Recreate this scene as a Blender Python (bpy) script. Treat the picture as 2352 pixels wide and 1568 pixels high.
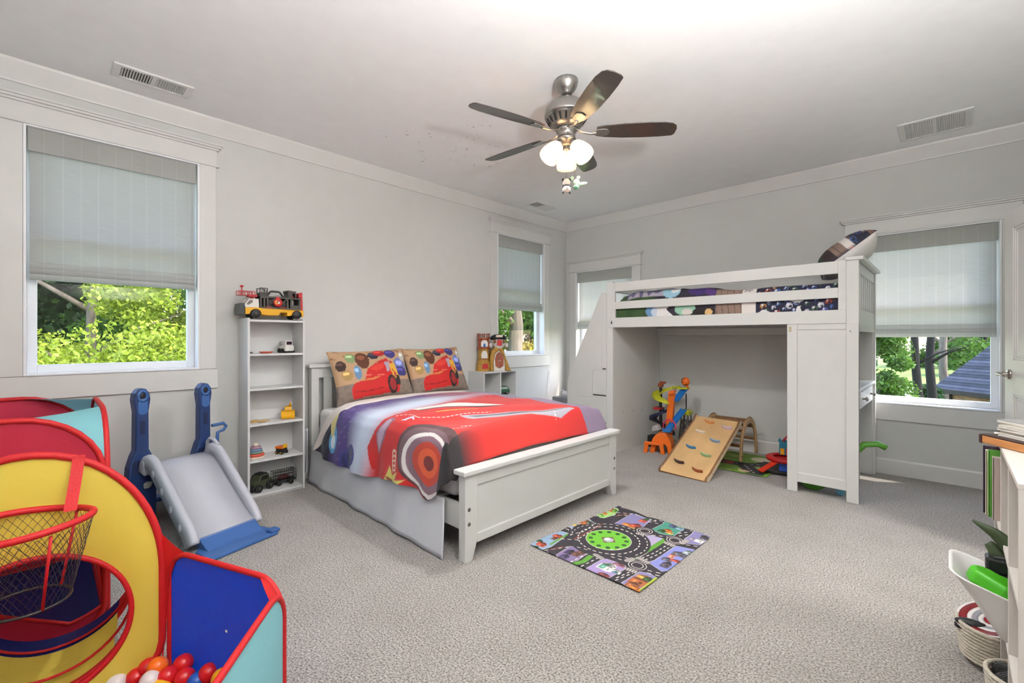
import bpy, bmesh, math, random
import numpy as np
from mathutils import Matrix, Vector, Quaternion
random.seed(7); RNG = np.random.default_rng(11)
PI = math.pi
for o in list(bpy.data.objects): bpy.data.objects.remove(o, do_unlink=True)
SC = bpy.context.scene; COL = SC.collection

# ------------------------------------------------------------------ camera
EYE = 1.22; FPX = 1038.5; CXP = 1176.0; HYP = 776.0
TH = math.atan(1008/FPX)
CAM = np.array([4.016, -5.265])
FW = np.array([-math.sin(TH), math.cos(TH)]); RT = np.array([math.cos(TH), math.sin(TH)])
cd = bpy.data.cameras.new('camera'); cam = bpy.data.objects.new('camera', cd); COL.objects.link(cam)
cam.location = (CAM[0], CAM[1], EYE); cam.rotation_euler = (PI/2, 0, TH)
cd.sensor_width = 36.0; cd.sensor_fit = 'HORIZONTAL'; cd.lens = FPX/2352*36
cd.shift_y = -(784-HYP)/2352; cd.clip_start = 0.02; cd.clip_end = 500
SC.camera = cam

# ------------------------------------------------------------------ world, sun, exposure
W = bpy.data.worlds.new('sky'); SC.world = W; W.use_nodes = True
wn = W.node_tree.nodes; wl = W.node_tree.links
sky = wn.new('ShaderNodeTexSky'); sky.sky_type = 'NISHITA'; sky.sun_disc = False
sky.sun_elevation = math.radians(48); sky.sun_rotation = math.radians(65); sky.air_density = 1.0; sky.dust_density = 2.0
wl.new(sky.outputs[0], wn['Background'].inputs[0]); wn['Background'].inputs[1].default_value = 0.9
sd = bpy.data.lights.new('sun', 'SUN'); sd.energy = 4.2; sd.angle = math.radians(0.6); sd.color = (1, .95, .86)
sun = bpy.data.objects.new('sun', sd); COL.objects.link(sun)
sun.rotation_euler = Vector((-.40, -.28, -.87)).to_track_quat('-Z', 'Y').to_euler()
VS = SC.view_settings
VS.view_transform = 'Standard'; VS.look = 'None'; VS.gamma = 1.0; VS.use_curve_mapping = False
VS.exposure = 0.62
FAN_W = 105
HALL_W = 45
UP_W = 104      # watts of the added uplight standing in for bounced flash

# ------------------------------------------------------------------ pixel helpers (direction only; depth from the surface touched)
def ray(px, py):
    d = FW + RT*((px-CXP)/FPX); return np.array([d[0], d[1], -(py-HYP)/FPX])
def onz(px, py, z=0.0):
    r = ray(px, py); t = (z-EYE)/r[2]; return Vector((CAM[0]+r[0]*t, CAM[1]+r[1]*t, z))
def onx(px, py, x):
    r = ray(px, py); t = (x-CAM[0])/r[0]; return Vector((x, CAM[1]+r[1]*t, EYE+r[2]*t))
def ony(px, py, y):
    r = ray(px, py); t = (y-CAM[1])/r[1]; return Vector((CAM[0]+r[0]*t, y, EYE+r[2]*t))

# ------------------------------------------------------------------ materials
def lin(c):
    if isinstance(c, str): c = tuple(int(c[i:i+2], 16) for i in (0, 2, 4))
    c = [v/255 for v in c]
    return tuple(v/12.92 if v <= .04045 else ((v+.055)/1.055)**2.4 for v in c)
MATS = {}
def mat(name, col, rough=.5, metal=0.0, var=0.0, vscale=8.0, bump=0.0, bscale=60.0, coat=0.0, transl=0.0, spec=.5, stretch=None, emit=0.0, sheen=0.0):
    """Principled material with noise colour variation and noise bump."""
    if name in MATS: return MATS[name]
    m = bpy.data.materials.new(name); m.use_nodes = True; MATS[name] = m
    nt = m.node_tree; N = nt.nodes; L = nt.links; b = N['Principled BSDF']
    c = lin(col)
    b.inputs['Base Color'].default_value = (*c, 1); b.inputs['Roughness'].default_value = rough
    b.inputs['Metallic'].default_value = metal; b.inputs['Specular IOR Level'].default_value = spec
    b.inputs['Coat Weight'].default_value = coat
    if sheen: b.inputs['Sheen Weight'].default_value = sheen
    if emit:
        b.inputs['Emission Color'].default_value = (*c, 1); b.inputs['Emission Strength'].default_value = emit
    tc = N.new('ShaderNodeTexCoord'); mp = N.new('ShaderNodeMapping')
    L.new(tc.outputs['Object'], mp.inputs[0])
    if stretch: mp.inputs['Scale'].default_value = stretch
    nz = N.new('ShaderNodeTexNoise'); nz.inputs['Scale'].default_value = vscale; nz.inputs['Detail'].default_value = 4
    L.new(mp.outputs[0], nz.inputs['Vector'])
    rp = N.new('ShaderNodeValToRGB'); v = max(var, .015)
    rp.color_ramp.elements[0].color = (*[x*(1-v) for x in c], 1); rp.color_ramp.elements[1].color = (*[min(1, x*(1+v)) for x in c], 1)
    rp.color_ramp.elements[0].position = .3; rp.color_ramp.elements[1].position = .7
    L.new(nz.outputs[0], rp.inputs[0]); L.new(rp.outputs[0], b.inputs['Base Color'])
    if bump:
        n2 = N.new('ShaderNodeTexNoise'); n2.inputs['Scale'].default_value = bscale; n2.inputs['Detail'].default_value = 3
        L.new(mp.outputs[0], n2.inputs['Vector'])
        bp = N.new('ShaderNodeBump'); bp.inputs['Strength'].default_value = bump; bp.inputs['Distance'].default_value = .01
        L.new(n2.outputs[0], bp.inputs['Height']); L.new(bp.outputs[0], b.inputs['Normal'])
    if transl:
        t = N.new('ShaderNodeBsdfTranslucent'); mx = N.new('ShaderNodeMixShader'); mx.inputs[0].default_value = transl
        L.new(rp.outputs[0], t.inputs[0]); out = N['Material Output']
        L.new(b.outputs[0], mx.inputs[1]); L.new(t.outputs[0], mx.inputs[2]); L.new(mx.outputs[0], out.inputs[0])
    return m
def vcmat(name, rough=.7, transl=0.0, bump=0.0, bscale=200, sheen=0.0):
    """Material whose colour is the printed pattern stored on the mesh."""
    m = mat(name, (128, 128, 128), rough, bump=bump, bscale=bscale, transl=transl, sheen=sheen)
    nt = m.node_tree; a = nt.nodes.new('ShaderNodeVertexColor'); a.layer_name = 'print'
    b = nt.nodes['Principled BSDF']; nt.links.new(a.outputs[0], b.inputs['Base Color'])
    return m
def glassmat(name, tint=(1, 1, 1), refl=.06):
    m = bpy.data.materials.new(name); m.use_nodes = True; MATS[name] = m
    nt = m.node_tree; N = nt.nodes; L = nt.links; N.remove(N['Principled BSDF'])
    t = N.new('ShaderNodeBsdfTransparent'); t.inputs[0].default_value = (*tint, 1)
    g = N.new('ShaderNodeBsdfGlossy'); g.inputs['Roughness'].default_value = .03
    lw = N.new('ShaderNodeLayerWeight'); lw.inputs[0].default_value = .5
    pw = N.new('ShaderNodeMath'); pw.operation = 'POWER'; pw.inputs[1].default_value = 4; L.new(lw.outputs['Facing'], pw.inputs[0])
    fr = N.new('ShaderNodeMath'); fr.operation = 'MULTIPLY_ADD'; fr.inputs[1].default_value = .3; fr.inputs[2].default_value = refl*.25; L.new(pw.outputs[0], fr.inputs[0])
    mx = N.new('ShaderNodeMixShader'); L.new(fr.outputs[0], mx.inputs[0])
    L.new(t.outputs[0], mx.inputs[1]); L.new(g.outputs[0], mx.inputs[2]); L.new(mx.outputs[0], N['Material Output'].inputs[0])
    return m

# ------------------------------------------------------------------ mesh builder
def finish(me, mats):
    for m in (mats if isinstance(mats, (list, tuple)) else [mats]): me.materials.append(m)
class MB:
    def __init__(s): s.v = []; s.f = []; s.mi = []; s.m = 0; s.sm = []; s.smooth = False
    def add(s, vs, fs, smooth=None):
        o = len(s.v); s.v += [tuple(p) for p in vs]
        for f in fs: s.f.append([i+o for i in f]); s.mi.append(s.m); s.sm.append(s.smooth if smooth is None else smooth)
        return s
    def box(s, x0, x1, y0, y1, z0, z1, M=None):
        vs = [Vector((x, y, z)) for z in (z0, z1) for y in (y0, y1) for x in (x0, x1)]
        if M is not None: vs = [M @ p for p in vs]
        return s.add(vs, [(0, 2, 3, 1), (4, 5, 7, 6), (0, 1, 5, 4), (2, 6, 7, 3), (0, 4, 6, 2), (1, 3, 7, 5)], False)
    def bar(s, a, b, w, t, up=(0, 0, 1)):
        """box beam from a to b, w wide, t thick (along up)"""
        a = Vector(a); b = Vector(b); d = b-a; L = d.length; x = d/L; u = Vector(up)
        y = u.cross(x)
        if y.length < 1e-4: y = Vector((0, 1, 0)).cross(x)
        y.normalize(); z = x.cross(y)
        M = Matrix(((x.x, y.x, z.x, a.x), (x.y, y.y, z.y, a.y), (x.z, y.z, z.z, a.z), (0, 0, 0, 1)))
        return s.box(0, L, -w/2, w/2, -t/2, t/2, M)
    def ring(s, rings, closed_u=True, cap=True, smooth=True):
        n = len(rings[0]); vs = [p for r in rings for p in r]; fs = []
        for i in range(len(rings)-1):
            for j in range(n if closed_u else n-1):
                k = (j+1) % n; fs.append((i*n+j, i*n+k, (i+1)*n+k, (i+1)*n+j))
        o = len(s.v); s.add(vs, fs, smooth)
        if cap and closed_u:
            s.f.append([o+j for j in range(n)][::-1]); s.mi.append(s.m); s.sm.append(False)
            s.f.append([o+(len(rings)-1)*n+j for j in range(n)]); s.mi.append(s.m); s.sm.append(False)
        return s
    def cyl(s, a, b, r0, r1=None, n=16, cap=True):
        a = Vector(a); b = Vector(b); r1 = r0 if r1 is None else r1
        d = (b-a).normalized(); q = d.to_track_quat('Z', 'Y')
        R = lambda c, r: [c + q @ Vector((r*math.cos(2*PI*k/n), r*math.sin(2*PI*k/n), 0)) for k in range(n)]
        return s.ring([R(a, r0), R(b, r1)], cap=cap)
    def lathe(s, prof, n=24, M=None, cap=True):
        rs = []
        for r, z in prof:
            ps = [Vector((r*math.cos(2*PI*k/n), r*math.sin(2*PI*k/n), z)) for k in range(n)]
            rs.append([M @ p for p in ps] if M is not None else ps)
        return s.ring(rs, cap=cap)
    def tube(s, pts, r, n=8, closed=False, cap=True, flat=None):
        pts = [Vector(p) for p in pts]; N = len(pts); rs = []
        up = Vector((0, 0, 1)); prev = None
        for i, p in enumerate(pts):
            if closed: d = pts[(i+1) % N]-pts[i-1]
            else: d = pts[min(i+1, N-1)]-pts[max(i-1, 0)]
            d.normalize()
            if prev is None:
                x = up.cross(d)
                if x.length < .05: x = Vector((1, 0, 0)).cross(d)
            else: x = prev - d*prev.dot(d)
            x.normalize(); y = d.cross(x); prev = x
            rr = r[i] if isinstance(r, (list, tuple)) else r
            fx, fy = flat if flat else (1, 1)
            rs.append([p + x*(rr*fx*math.cos(2*PI*k/n)) + y*(rr*fy*math.sin(2*PI*k/n)) for k in range(n)])
        if closed: rs.append(rs[0]); return s.ring(rs, cap=False)
        return s.ring(rs, cap=cap)
    def prism(s, poly, h0, h1, M=None):
        """polygon in local xy extruded in local z from h0 to h1"""
        n = len(poly); vs = [Vector((x, y, h0)) for x, y in poly]+[Vector((x, y, h1)) for x, y in poly]
        if M is not None: vs = [M @ p for p in vs]
        return s.add(vs, [tuple(range(n))[::-1], tuple(range(n, 2*n))]+[(i, (i+1) % n, (i+1) % n+n, i+n) for i in range(n)], False)
    def ball(s, c, r, n=12, m=8, M=None, smooth=True):
        if not isinstance(r, (list, tuple)): r = (r, r, r)
        c = Vector(c); vs = [Vector((0, 0, -r[2]))]; fs = []
        for i in range(1, m):
            t = -PI/2+PI*i/m
            vs += [Vector((r[0]*math.cos(t)*math.cos(2*PI*j/n), r[1]*math.cos(t)*math.sin(2*PI*j/n), r[2]*math.sin(t))) for j in range(n)]
        vs.append(Vector((0, 0, r[2])))
        for j in range(n): fs.append((0, 1+(j+1) % n, 1+j))
        for i in range(m-2):
            for j in range(n):
                k = (j+1) % n; fs.append((1+i*n+j, 1+i*n+k, 1+(i+1)*n+k, 1+(i+1)*n+j))
        e = 1+(m-2)*n
        for j in range(n): fs.append((e+j, e+(j+1) % n, len(vs)-1))
        if M is not None: vs = [M @ p for p in vs]
        return s.add([p+c for p in vs], fs, smooth)
    def grid(s, f, nu, nv, smooth=True):
        vs = [f(i/nu, j/nv) for j in range(nv+1) for i in range(nu+1)]
        fs = [(j*(nu+1)+i, j*(nu+1)+i+1, (j+1)*(nu+1)+i+1, (j+1)*(nu+1)+i) for j in range(nv) for i in range(nu)]
        return s.add(vs, fs, smooth)
    def build(s, name, m, parent=None, bevel=0.0, label=None, world=False, solid=0.0, sub=0, seg=2):
        me = bpy.data.meshes.new(name); vs = s.v
        if world and parent is not None:
            I = WM[parent.name].inverted(); vs = [tuple(I @ Vector(p)) for p in vs]
        me.from_pydata(vs, [], s.f); finish(me, m)
        me.polygons.foreach_set('material_index', s.mi); me.polygons.foreach_set('use_smooth', s.sm)
        me.update()
        o = bpy.data.objects.new(name, me); COL.objects.link(o)
        if parent is not None: o.parent = parent
        WM[o.name] = WM[parent.name] if parent is not None else Matrix()
        if solid:
            d = o.modifiers.new('solidify', 'SOLIDIFY'); d.thickness = solid; d.offset = 0
        if sub:
            d = o.modifiers.new('subsurf', 'SUBSURF'); d.levels = sub; d.render_levels = sub
        if bevel:
            d = o.modifiers.new('bevel', 'BEVEL'); d.width = bevel; d.segments = seg; d.limit_method = 'ANGLE'; d.angle_limit = .7; d.harden_normals = False
        if label: o['label'] = label
        return o
WM = {}
def tag(o, label=None, cat=None, group=None, kind=None):
    if label: o['label'] = label
    if cat: o['category'] = cat
    if group: o['group'] = group
    if kind: o['kind'] = kind
    return o
def thing(name, label, cat, loc=(0, 0, 0), rz=0.0, group=None, kind=None, rot=None):
    o = bpy.data.objects.new(name, None); COL.objects.link(o); o.empty_display_size = .1
    o.location = loc; o.rotation_euler = rot if rot else (0, 0, rz)
    M = Matrix.Translation(Vector(loc)) @ o.rotation_euler.to_matrix().to_4x4(); WM[o.name] = M
    return tag(o, label, cat, group, kind)
def copy_tree(o, parent=None):
    c = o.copy(); COL.objects.link(c); c.parent = parent
    for ch in list(o.children): copy_tree(ch, c)
    return c
def npmesh(name, V, F, m, parent=None, smooth=True, col=None, mi=None):
    """mesh from numpy arrays, optional per-vertex print colours (linear rgb)"""
    me = bpy.data.meshes.new(name); n = len(V); k = F.shape[1]; nf = len(F)
    me.vertices.add(n); me.vertices.foreach_set('co', np.ascontiguousarray(V, dtype=np.float32).ravel())
    me.loops.add(nf*k); me.loops.foreach_set('vertex_index', np.ascontiguousarray(F, dtype=np.int32).ravel())
    me.polygons.add(nf); me.polygons.foreach_set('loop_start', np.arange(nf, dtype=np.int32)*k)
    me.polygons.foreach_set('loop_total', np.full(nf, k, dtype=np.int32))
    me.polygons.foreach_set('use_smooth', np.full(nf, smooth)); finish(me, m)
    if mi is not None: me.polygons.foreach_set('material_index', mi.astype(np.int32))
    me.update(calc_edges=True); me.validate()
    if col is not None:
        a = me.color_attributes.new('print', 'FLOAT_COLOR', 'POINT')
        a.data.foreach_set('color', np.concatenate([col, np.ones((n, 1))], 1).astype(np.float32).ravel())
    o = bpy.data.objects.new(name, me); COL.objects.link(o)
    if parent is not None: o.parent = parent
    WM[o.name] = WM[parent.name] if parent is not None else Matrix()
    return o
def gridF(nu, nv):
    i, j = np.meshgrid(np.arange(nu), np.arange(nv)); a = (j*(nu+1)+i).ravel()
    return np.stack([a, a+1, a+nu+2, a+nu+1], 1)
def smoothnoise(x, y, seed=0, oct=3):
    r = np.random.default_rng(seed); o = np.zeros_like(x); a = 1.0
    for k in range(oct):
        for q in range(3):
            t = r.uniform(0, 2*PI); p = r.uniform(0, 2*PI); fq = 2**k*r.uniform(.7, 1.3)
            o += a*np.sin(fq*(x*math.cos(t)+y*math.sin(t))+p)/3
        a *= .5
    return o
# 2-d print painting on arrays
class Paint:
    def __init__(s, u, v, base): s.u = u; s.v = v; s.c = np.tile(np.array(lin(base)), (*u.shape, 1)).astype(float)
    def put(s, mask, col, a=1.0):
        c = np.array(lin(col)); k = (mask*a)[..., None]; s.c = s.c*(1-k)+c*k; return s
    def rect(s, x0, x1, y0, y1, col, a=1): return s.put(((s.u > x0) & (s.u < x1) & (s.v > y0) & (s.v < y1)).astype(float), col, a)
    def disc(s, x, y, r, col, ry=None, rin=0, a=1):
        d = np.hypot((s.u-x)/r, (s.v-y)/(ry or r)); return s.put(((d < 1) & (d >= rin)).astype(float), col, a)
    def poly(s, pts, col, a=1):
        m = np.zeros(s.u.shape, bool); n = len(pts)
        for i in range(n):
            x1, y1 = pts[i]; x2, y2 = pts[(i+1) % n]
            if y1 == y2: continue
            c = ((y1 > s.v) != (y2 > s.v)) & (s.u < (x2-x1)*(s.v-y1)/(y2-y1)+x1); m ^= c
        return s.put(m.astype(float), col, a)
    def line(s, pts, w, col, dash=None, a=1):
        acc = 0.0; m = np.zeros(s.u.shape, bool)
        for (x1, y1), (x2, y2) in zip(pts, pts[1:]):
            L = math.hypot(x2-x1, y2-y1)
            if L < 1e-9: continue
            t = ((s.u-x1)*(x2-x1)+(s.v-y1)*(y2-y1))/L; tc = np.clip(t, 0, L)
            d = np.hypot(s.u-x1-tc*(x2-x1)/L, s.v-y1-tc*(y2-y1)/L); k = d < w/2
            if dash: k &= ((t+acc) % (dash[0]+dash[1])) < dash[0]
            m |= k; acc += L
        return s.put(m.astype(float), col, a)
def arc(cx, cy, r, a0, a1, n=24, ry=None):
    return [(cx+r*math.cos(math.radians(a0+(a1-a0)*k/n)), cy+(ry or r)*math.sin(math.radians(a0+(a1-a0)*k/n))) for k in range(n+1)]
def frame(o, x, y, z):
    o, x, y, z = map(Vector, (o, x, y, z))
    return Matrix(((x.x, y.x, z.x, o.x), (x.y, y.y, z.y, o.y), (x.z, y.z, z.z, o.z), (0, 0, 0, 1)))
def rrect(w, h, r, n=6, cx=0, cy=0):
    r = min(r, w/2-1e-4, h/2-1e-4); out = []
    for (sx, sy, a) in ((1, 1, 0), (-1, 1, 90), (-1, -1, 180), (1, -1, 270)):
        out += [(cx+sx*(w/2-r)+r*math.cos(math.radians(a+90*k/n)), cy+sy*(h/2-r)+r*math.sin(math.radians(a+90*k/n))) for k in range(n+1)]
    return out

# ================================================================== the room
HC = 2.87; XR = 4.5; YF = -6.3; WT = .16
M_wall = mat('wall_paint', (211, 210, 206), .85, bump=.08, bscale=220, var=.01)
M_ceil = mat('ceiling_paint', (246, 246, 245), .9, bump=.08, bscale=160, var=.01)
M_trim = mat('trim_paint', (219, 217, 213), .38, var=.01)
M_white = mat('white_lacquer', (208, 207, 203), .35, var=.01)
M_liner = mat('window_vinyl', (244, 245, 247), .3, var=.01)
M_glass = glassmat('window_glass')
M_gap = mat('dark_gap', (70, 66, 60), .9)

def carpet():
    m = mat('carpet_pile', (190, 184, 175), .95, sheen=.25); nt = m.node_tree; N = nt.nodes; L = nt.links; b = N['Principled BSDF']
    tc = N.new('ShaderNodeTexCoord')
    big = N.new('ShaderNodeTexNoise'); big.inputs['Scale'].default_value = 3.2; big.inputs['Detail'].default_value = 5; big.inputs['Roughness'].default_value = .65
    fine = N.new('ShaderNodeTexNoise'); fine.inputs['Scale'].default_value = 130; fine.inputs['Detail'].default_value = 3; fine.inputs['Roughness'].default_value = .7
    vor = N.new('ShaderNodeTexVoronoi'); vor.inputs['Scale'].default_value = 150
    for n in (big, fine, vor): L.new(tc.outputs['Object'], n.inputs['Vector'])
    r1 = N.new('ShaderNodeValToRGB'); e = r1.color_ramp.elements
    e[0].position = .36; e[0].color = (*lin((88, 80, 72)), 1); e[1].position = .62; e[1].color = (*lin((200, 193, 185)), 1)
    L.new(fine.outputs[0], r1.inputs[0])
    r2 = N.new('ShaderNodeValToRGB'); e = r2.color_ramp.elements
    e[0].position = .3; e[0].color = (.74, .73, .71, 1); e[1].position = .7; e[1].color = (1, 1, 1, 1)
    L.new(big.outputs[0], r2.inputs[0])
    mx = N.new('ShaderNodeMixRGB'); mx.blend_type = 'MULTIPLY'; mx.inputs[0].default_value = .65
    L.new(r1.outputs[0], mx.inputs[1]); L.new(r2.outputs[0], mx.inputs[2]); L.new(mx.outputs[0], b.inputs['Base Color'])
    ad = N.new('ShaderNodeMath'); ad.operation = 'ADD'; L.new(fine.outputs[0], ad.inputs[0]); L.new(vor.outputs['Distance'], ad.inputs[1])
    bp = N.new('ShaderNodeBump'); bp.inputs['Strength'].default_value = .9; bp.inputs['Distance'].default_value = .006
    L.new(ad.outputs[0], bp.inputs['Height']); L.new(bp.outputs[0], b.inputs['Normal'])
    return m
M_carpet = carpet()
def struct(o, label): return tag(o, label, None, None, 'structure')
struct(MB().box(-WT, XR+WT+1.6, YF-WT, WT, -.12, 0).build('floor', M_carpet), 'beige speckled cut pile carpet covering the bedroom floor')
struct(MB().box(-WT, XR+WT+1.6, YF-WT, WT, HC, HC+.12).build('ceiling', M_ceil), 'flat white painted ceiling of the bedroom')

def wall_mesh(name, M, u0, u1, v0, v1, holes, label):
    us = sorted({u0, u1, *[h[0] for h in holes], *[h[1] for h in holes]}); vs = sorted({v0, v1, *[h[2] for h in holes], *[h[3] for h in holes]})
    us = [u for u in us if u0 <= u <= u1]; mb = MB()
    for a, b in zip(us, us[1:]):
        run = None
        for c, d in zip(vs, vs[1:]):
            if any(h[0] < (a+b)/2 < h[1] and h[2] < (c+d)/2 < h[3] for h in holes):
                if run: mb.box(a, b, run[0], run[1], -WT, 0, M); run = None
            else: run = (run[0], d) if run else (c, d)
        if run: mb.box(a, b, run[0], run[1], -WT, 0, M)
    return struct(mb.build(name, M_wall), label)
ML = frame((0, 0, 0), (0, 1, 0), (0, 0, 1), (1, 0, 0))       # left wall: u = +Y, v = up, w = into the room (+X)
MBk = frame((0, 0, 0), (1, 0, 0), (0, 0, 1), (0, -1, 0))     # back wall: u = +X, w = -Y
MR = frame((XR, 0, 0), (0, -1, 0), (0, 0, 1), (-1, 0, 0))    # right wall: u = -Y, w = -X
MF = frame((0, YF, 0), (-1, 0, 0), (0, 0, 1), (0, 1, 0))     # front wall behind the viewer
W1 = (-5.362, -4.473, .988, 2.515); W2 = (-1.404, -.509, .988, 2.515)
W3 = (.185, 1.085, .631, 2.156); W4 = (3.409, 4.305, .631, 2.156)
DOOR = (1.66, 2.46, 0.0, 2.06)                               # u range on the right wall
wall_mesh('wall_left', ML, YF, 0, 0, HC, [W1, W2], 'long off-white painted wall behind the car bed with two shaded windows')
wall_mesh('wall_back', MBk, -WT, XR+WT, 0, HC, [W3, W4], 'off-white painted wall behind the loft bed')
wall_mesh('wall_right', MR, 0, -YF, 0, HC, [DOOR], 'off-white painted wall with the open doorway')
wall_mesh('wall_front', MF, -XR-WT, WT, 0, HC, [], 'off-white painted wall opposite the loft bed')
# hall beyond the doorway
hb = MB(); hb.box(XR+WT, XR+1.7, -.9, -.8, 0, HC).box(XR+WT, XR+1.7, -4.1, -4.0, 0, HC).box(XR+1.6, XR+1.7, -4.0, -.9, 0, HC)
struct(hb.build('wall_hall', M_wall), 'plain white hall walls beyond the bedroom doorway')

def molding(name, M, u0, u1, prof, label, miter=(1, 1)):
    """profile [(w, v)] swept along u, mitred inwards at both ends"""
    mb = MB(); n = len(prof)
    a = [M @ Vector((u0+miter[0]*w, v, w)) for w, v in prof]; b = [M @ Vector((u1-miter[1]*w, v, w)) for w, v in prof]
    mb.add(a+b, [(i, (i+1) % n, (i+1) % n+n, i+n) for i in range(n)]+[tuple(range(n))[::-1], tuple(range(n, 2*n))], False)
    return struct(mb.build(name, M_trim, bevel=.002), label)
cb, ct = 2.748, HC
crown = [(0, cb), (.012, cb), (.014, cb+.012), (.062, ct-.016), (.066, ct), (0, ct)]
molding('trim_1', ML, YF, 0, crown, 'white crown moulding above the wall with the car bed')
molding('trim_2', MBk, 0, XR, crown, 'white crown moulding above the loft bed wall')
molding('trim_3', MR, 0, -YF, crown, 'white crown moulding above the doorway wall')
molding('trim_4', MF, -XR, 0, crown, 'white crown moulding above the wall opposite the loft bed')
base = [(0, 0), (.016, 0), (.016, .125), (.011, .138), (0, .14)]
molding('baseboard_left', ML, YF, 0, base, 'white baseboard along the wall with the car bed')
molding('baseboard_back', MBk, 0, XR, base, 'white baseboard along the loft bed wall')
molding('baseboard_right', MR, 0, DOOR[0]-.09, base, 'white baseboard between the loft bed wall and the doorway', (1, 0))
molding('baseboard_front', MF, -XR, 0, base, 'white baseboard opposite the loft bed')
cs = MB()
for u in (DOOR[0]-.09, DOOR[1]): cs.box(u, u+.09, 0, DOOR[3], 0, .018, MR)
cs.box(DOOR[0]-.11, DOOR[1]+.11, DOOR[3], DOOR[3]+.13, 0, .022, MR)
cs.box(DOOR[0]-.001, DOOR[0]+.02, 0, DOOR[3], -WT, 0, MR).box(DOOR[1]-.02, DOOR[1]+.001, 0, DOOR[3], -WT, 0, MR)
struct(cs.build('trim_5', M_trim, bevel=.003), 'white casing round the open doorway')

# ------------------------------------------------------------------ windows and roman shades
def linen(name, axis, spacing, off):
    m = mat(name, (218, 217, 214), .9, transl=.5, bump=.35, bscale=90, stretch=(1, 1, 1), var=.06, vscale=130)
    nt = m.node_tree; N = nt.nodes; L = nt.links; b = N['Principled BSDF']
    mp = N['Mapping']; mp.inputs['Scale'].default_value = (.12, .12, 5)
    rp = [n for n in N if n.type == 'VALTORGB'][0]; tr = [n for n in N if n.type == 'BSDF_TRANSLUCENT'][0]
    sx = N.new('ShaderNodeSeparateXYZ'); L.new(N['Texture Coordinate'].outputs['Object'], sx.inputs[0])
    m1 = N.new('ShaderNodeMath'); m1.operation = 'MULTIPLY_ADD'; m1.inputs[1].default_value = 1/spacing; m1.inputs[2].default_value = off
    L.new(sx.outputs[axis], m1.inputs[0])
    m2 = N.new('ShaderNodeMath'); m2.operation = 'FRACT'; L.new(m1.outputs[0], m2.inputs[0])
    m3 = N.new('ShaderNodeMath'); m3.operation = 'LESS_THAN'; m3.inputs[1].default_value = .035; L.new(m2.outputs[0], m3.inputs[0])
    mx = N.new('ShaderNodeMixRGB'); mx.inputs[2].default_value = (*lin((232, 231, 229)), 1)
    L.new(m3.outputs[0], mx.inputs[0]); L.new(rp.outputs[0], mx.inputs[1]); L.new(mx.outputs[0], b.inputs['Base Color']); L.new(mx.outputs[0], tr.inputs[0])
    return m
M_linL = linen('linen_shade_left', 1, .083, .3); M_linB = linen('linen_shade_back', 0, .083, .2)
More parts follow.
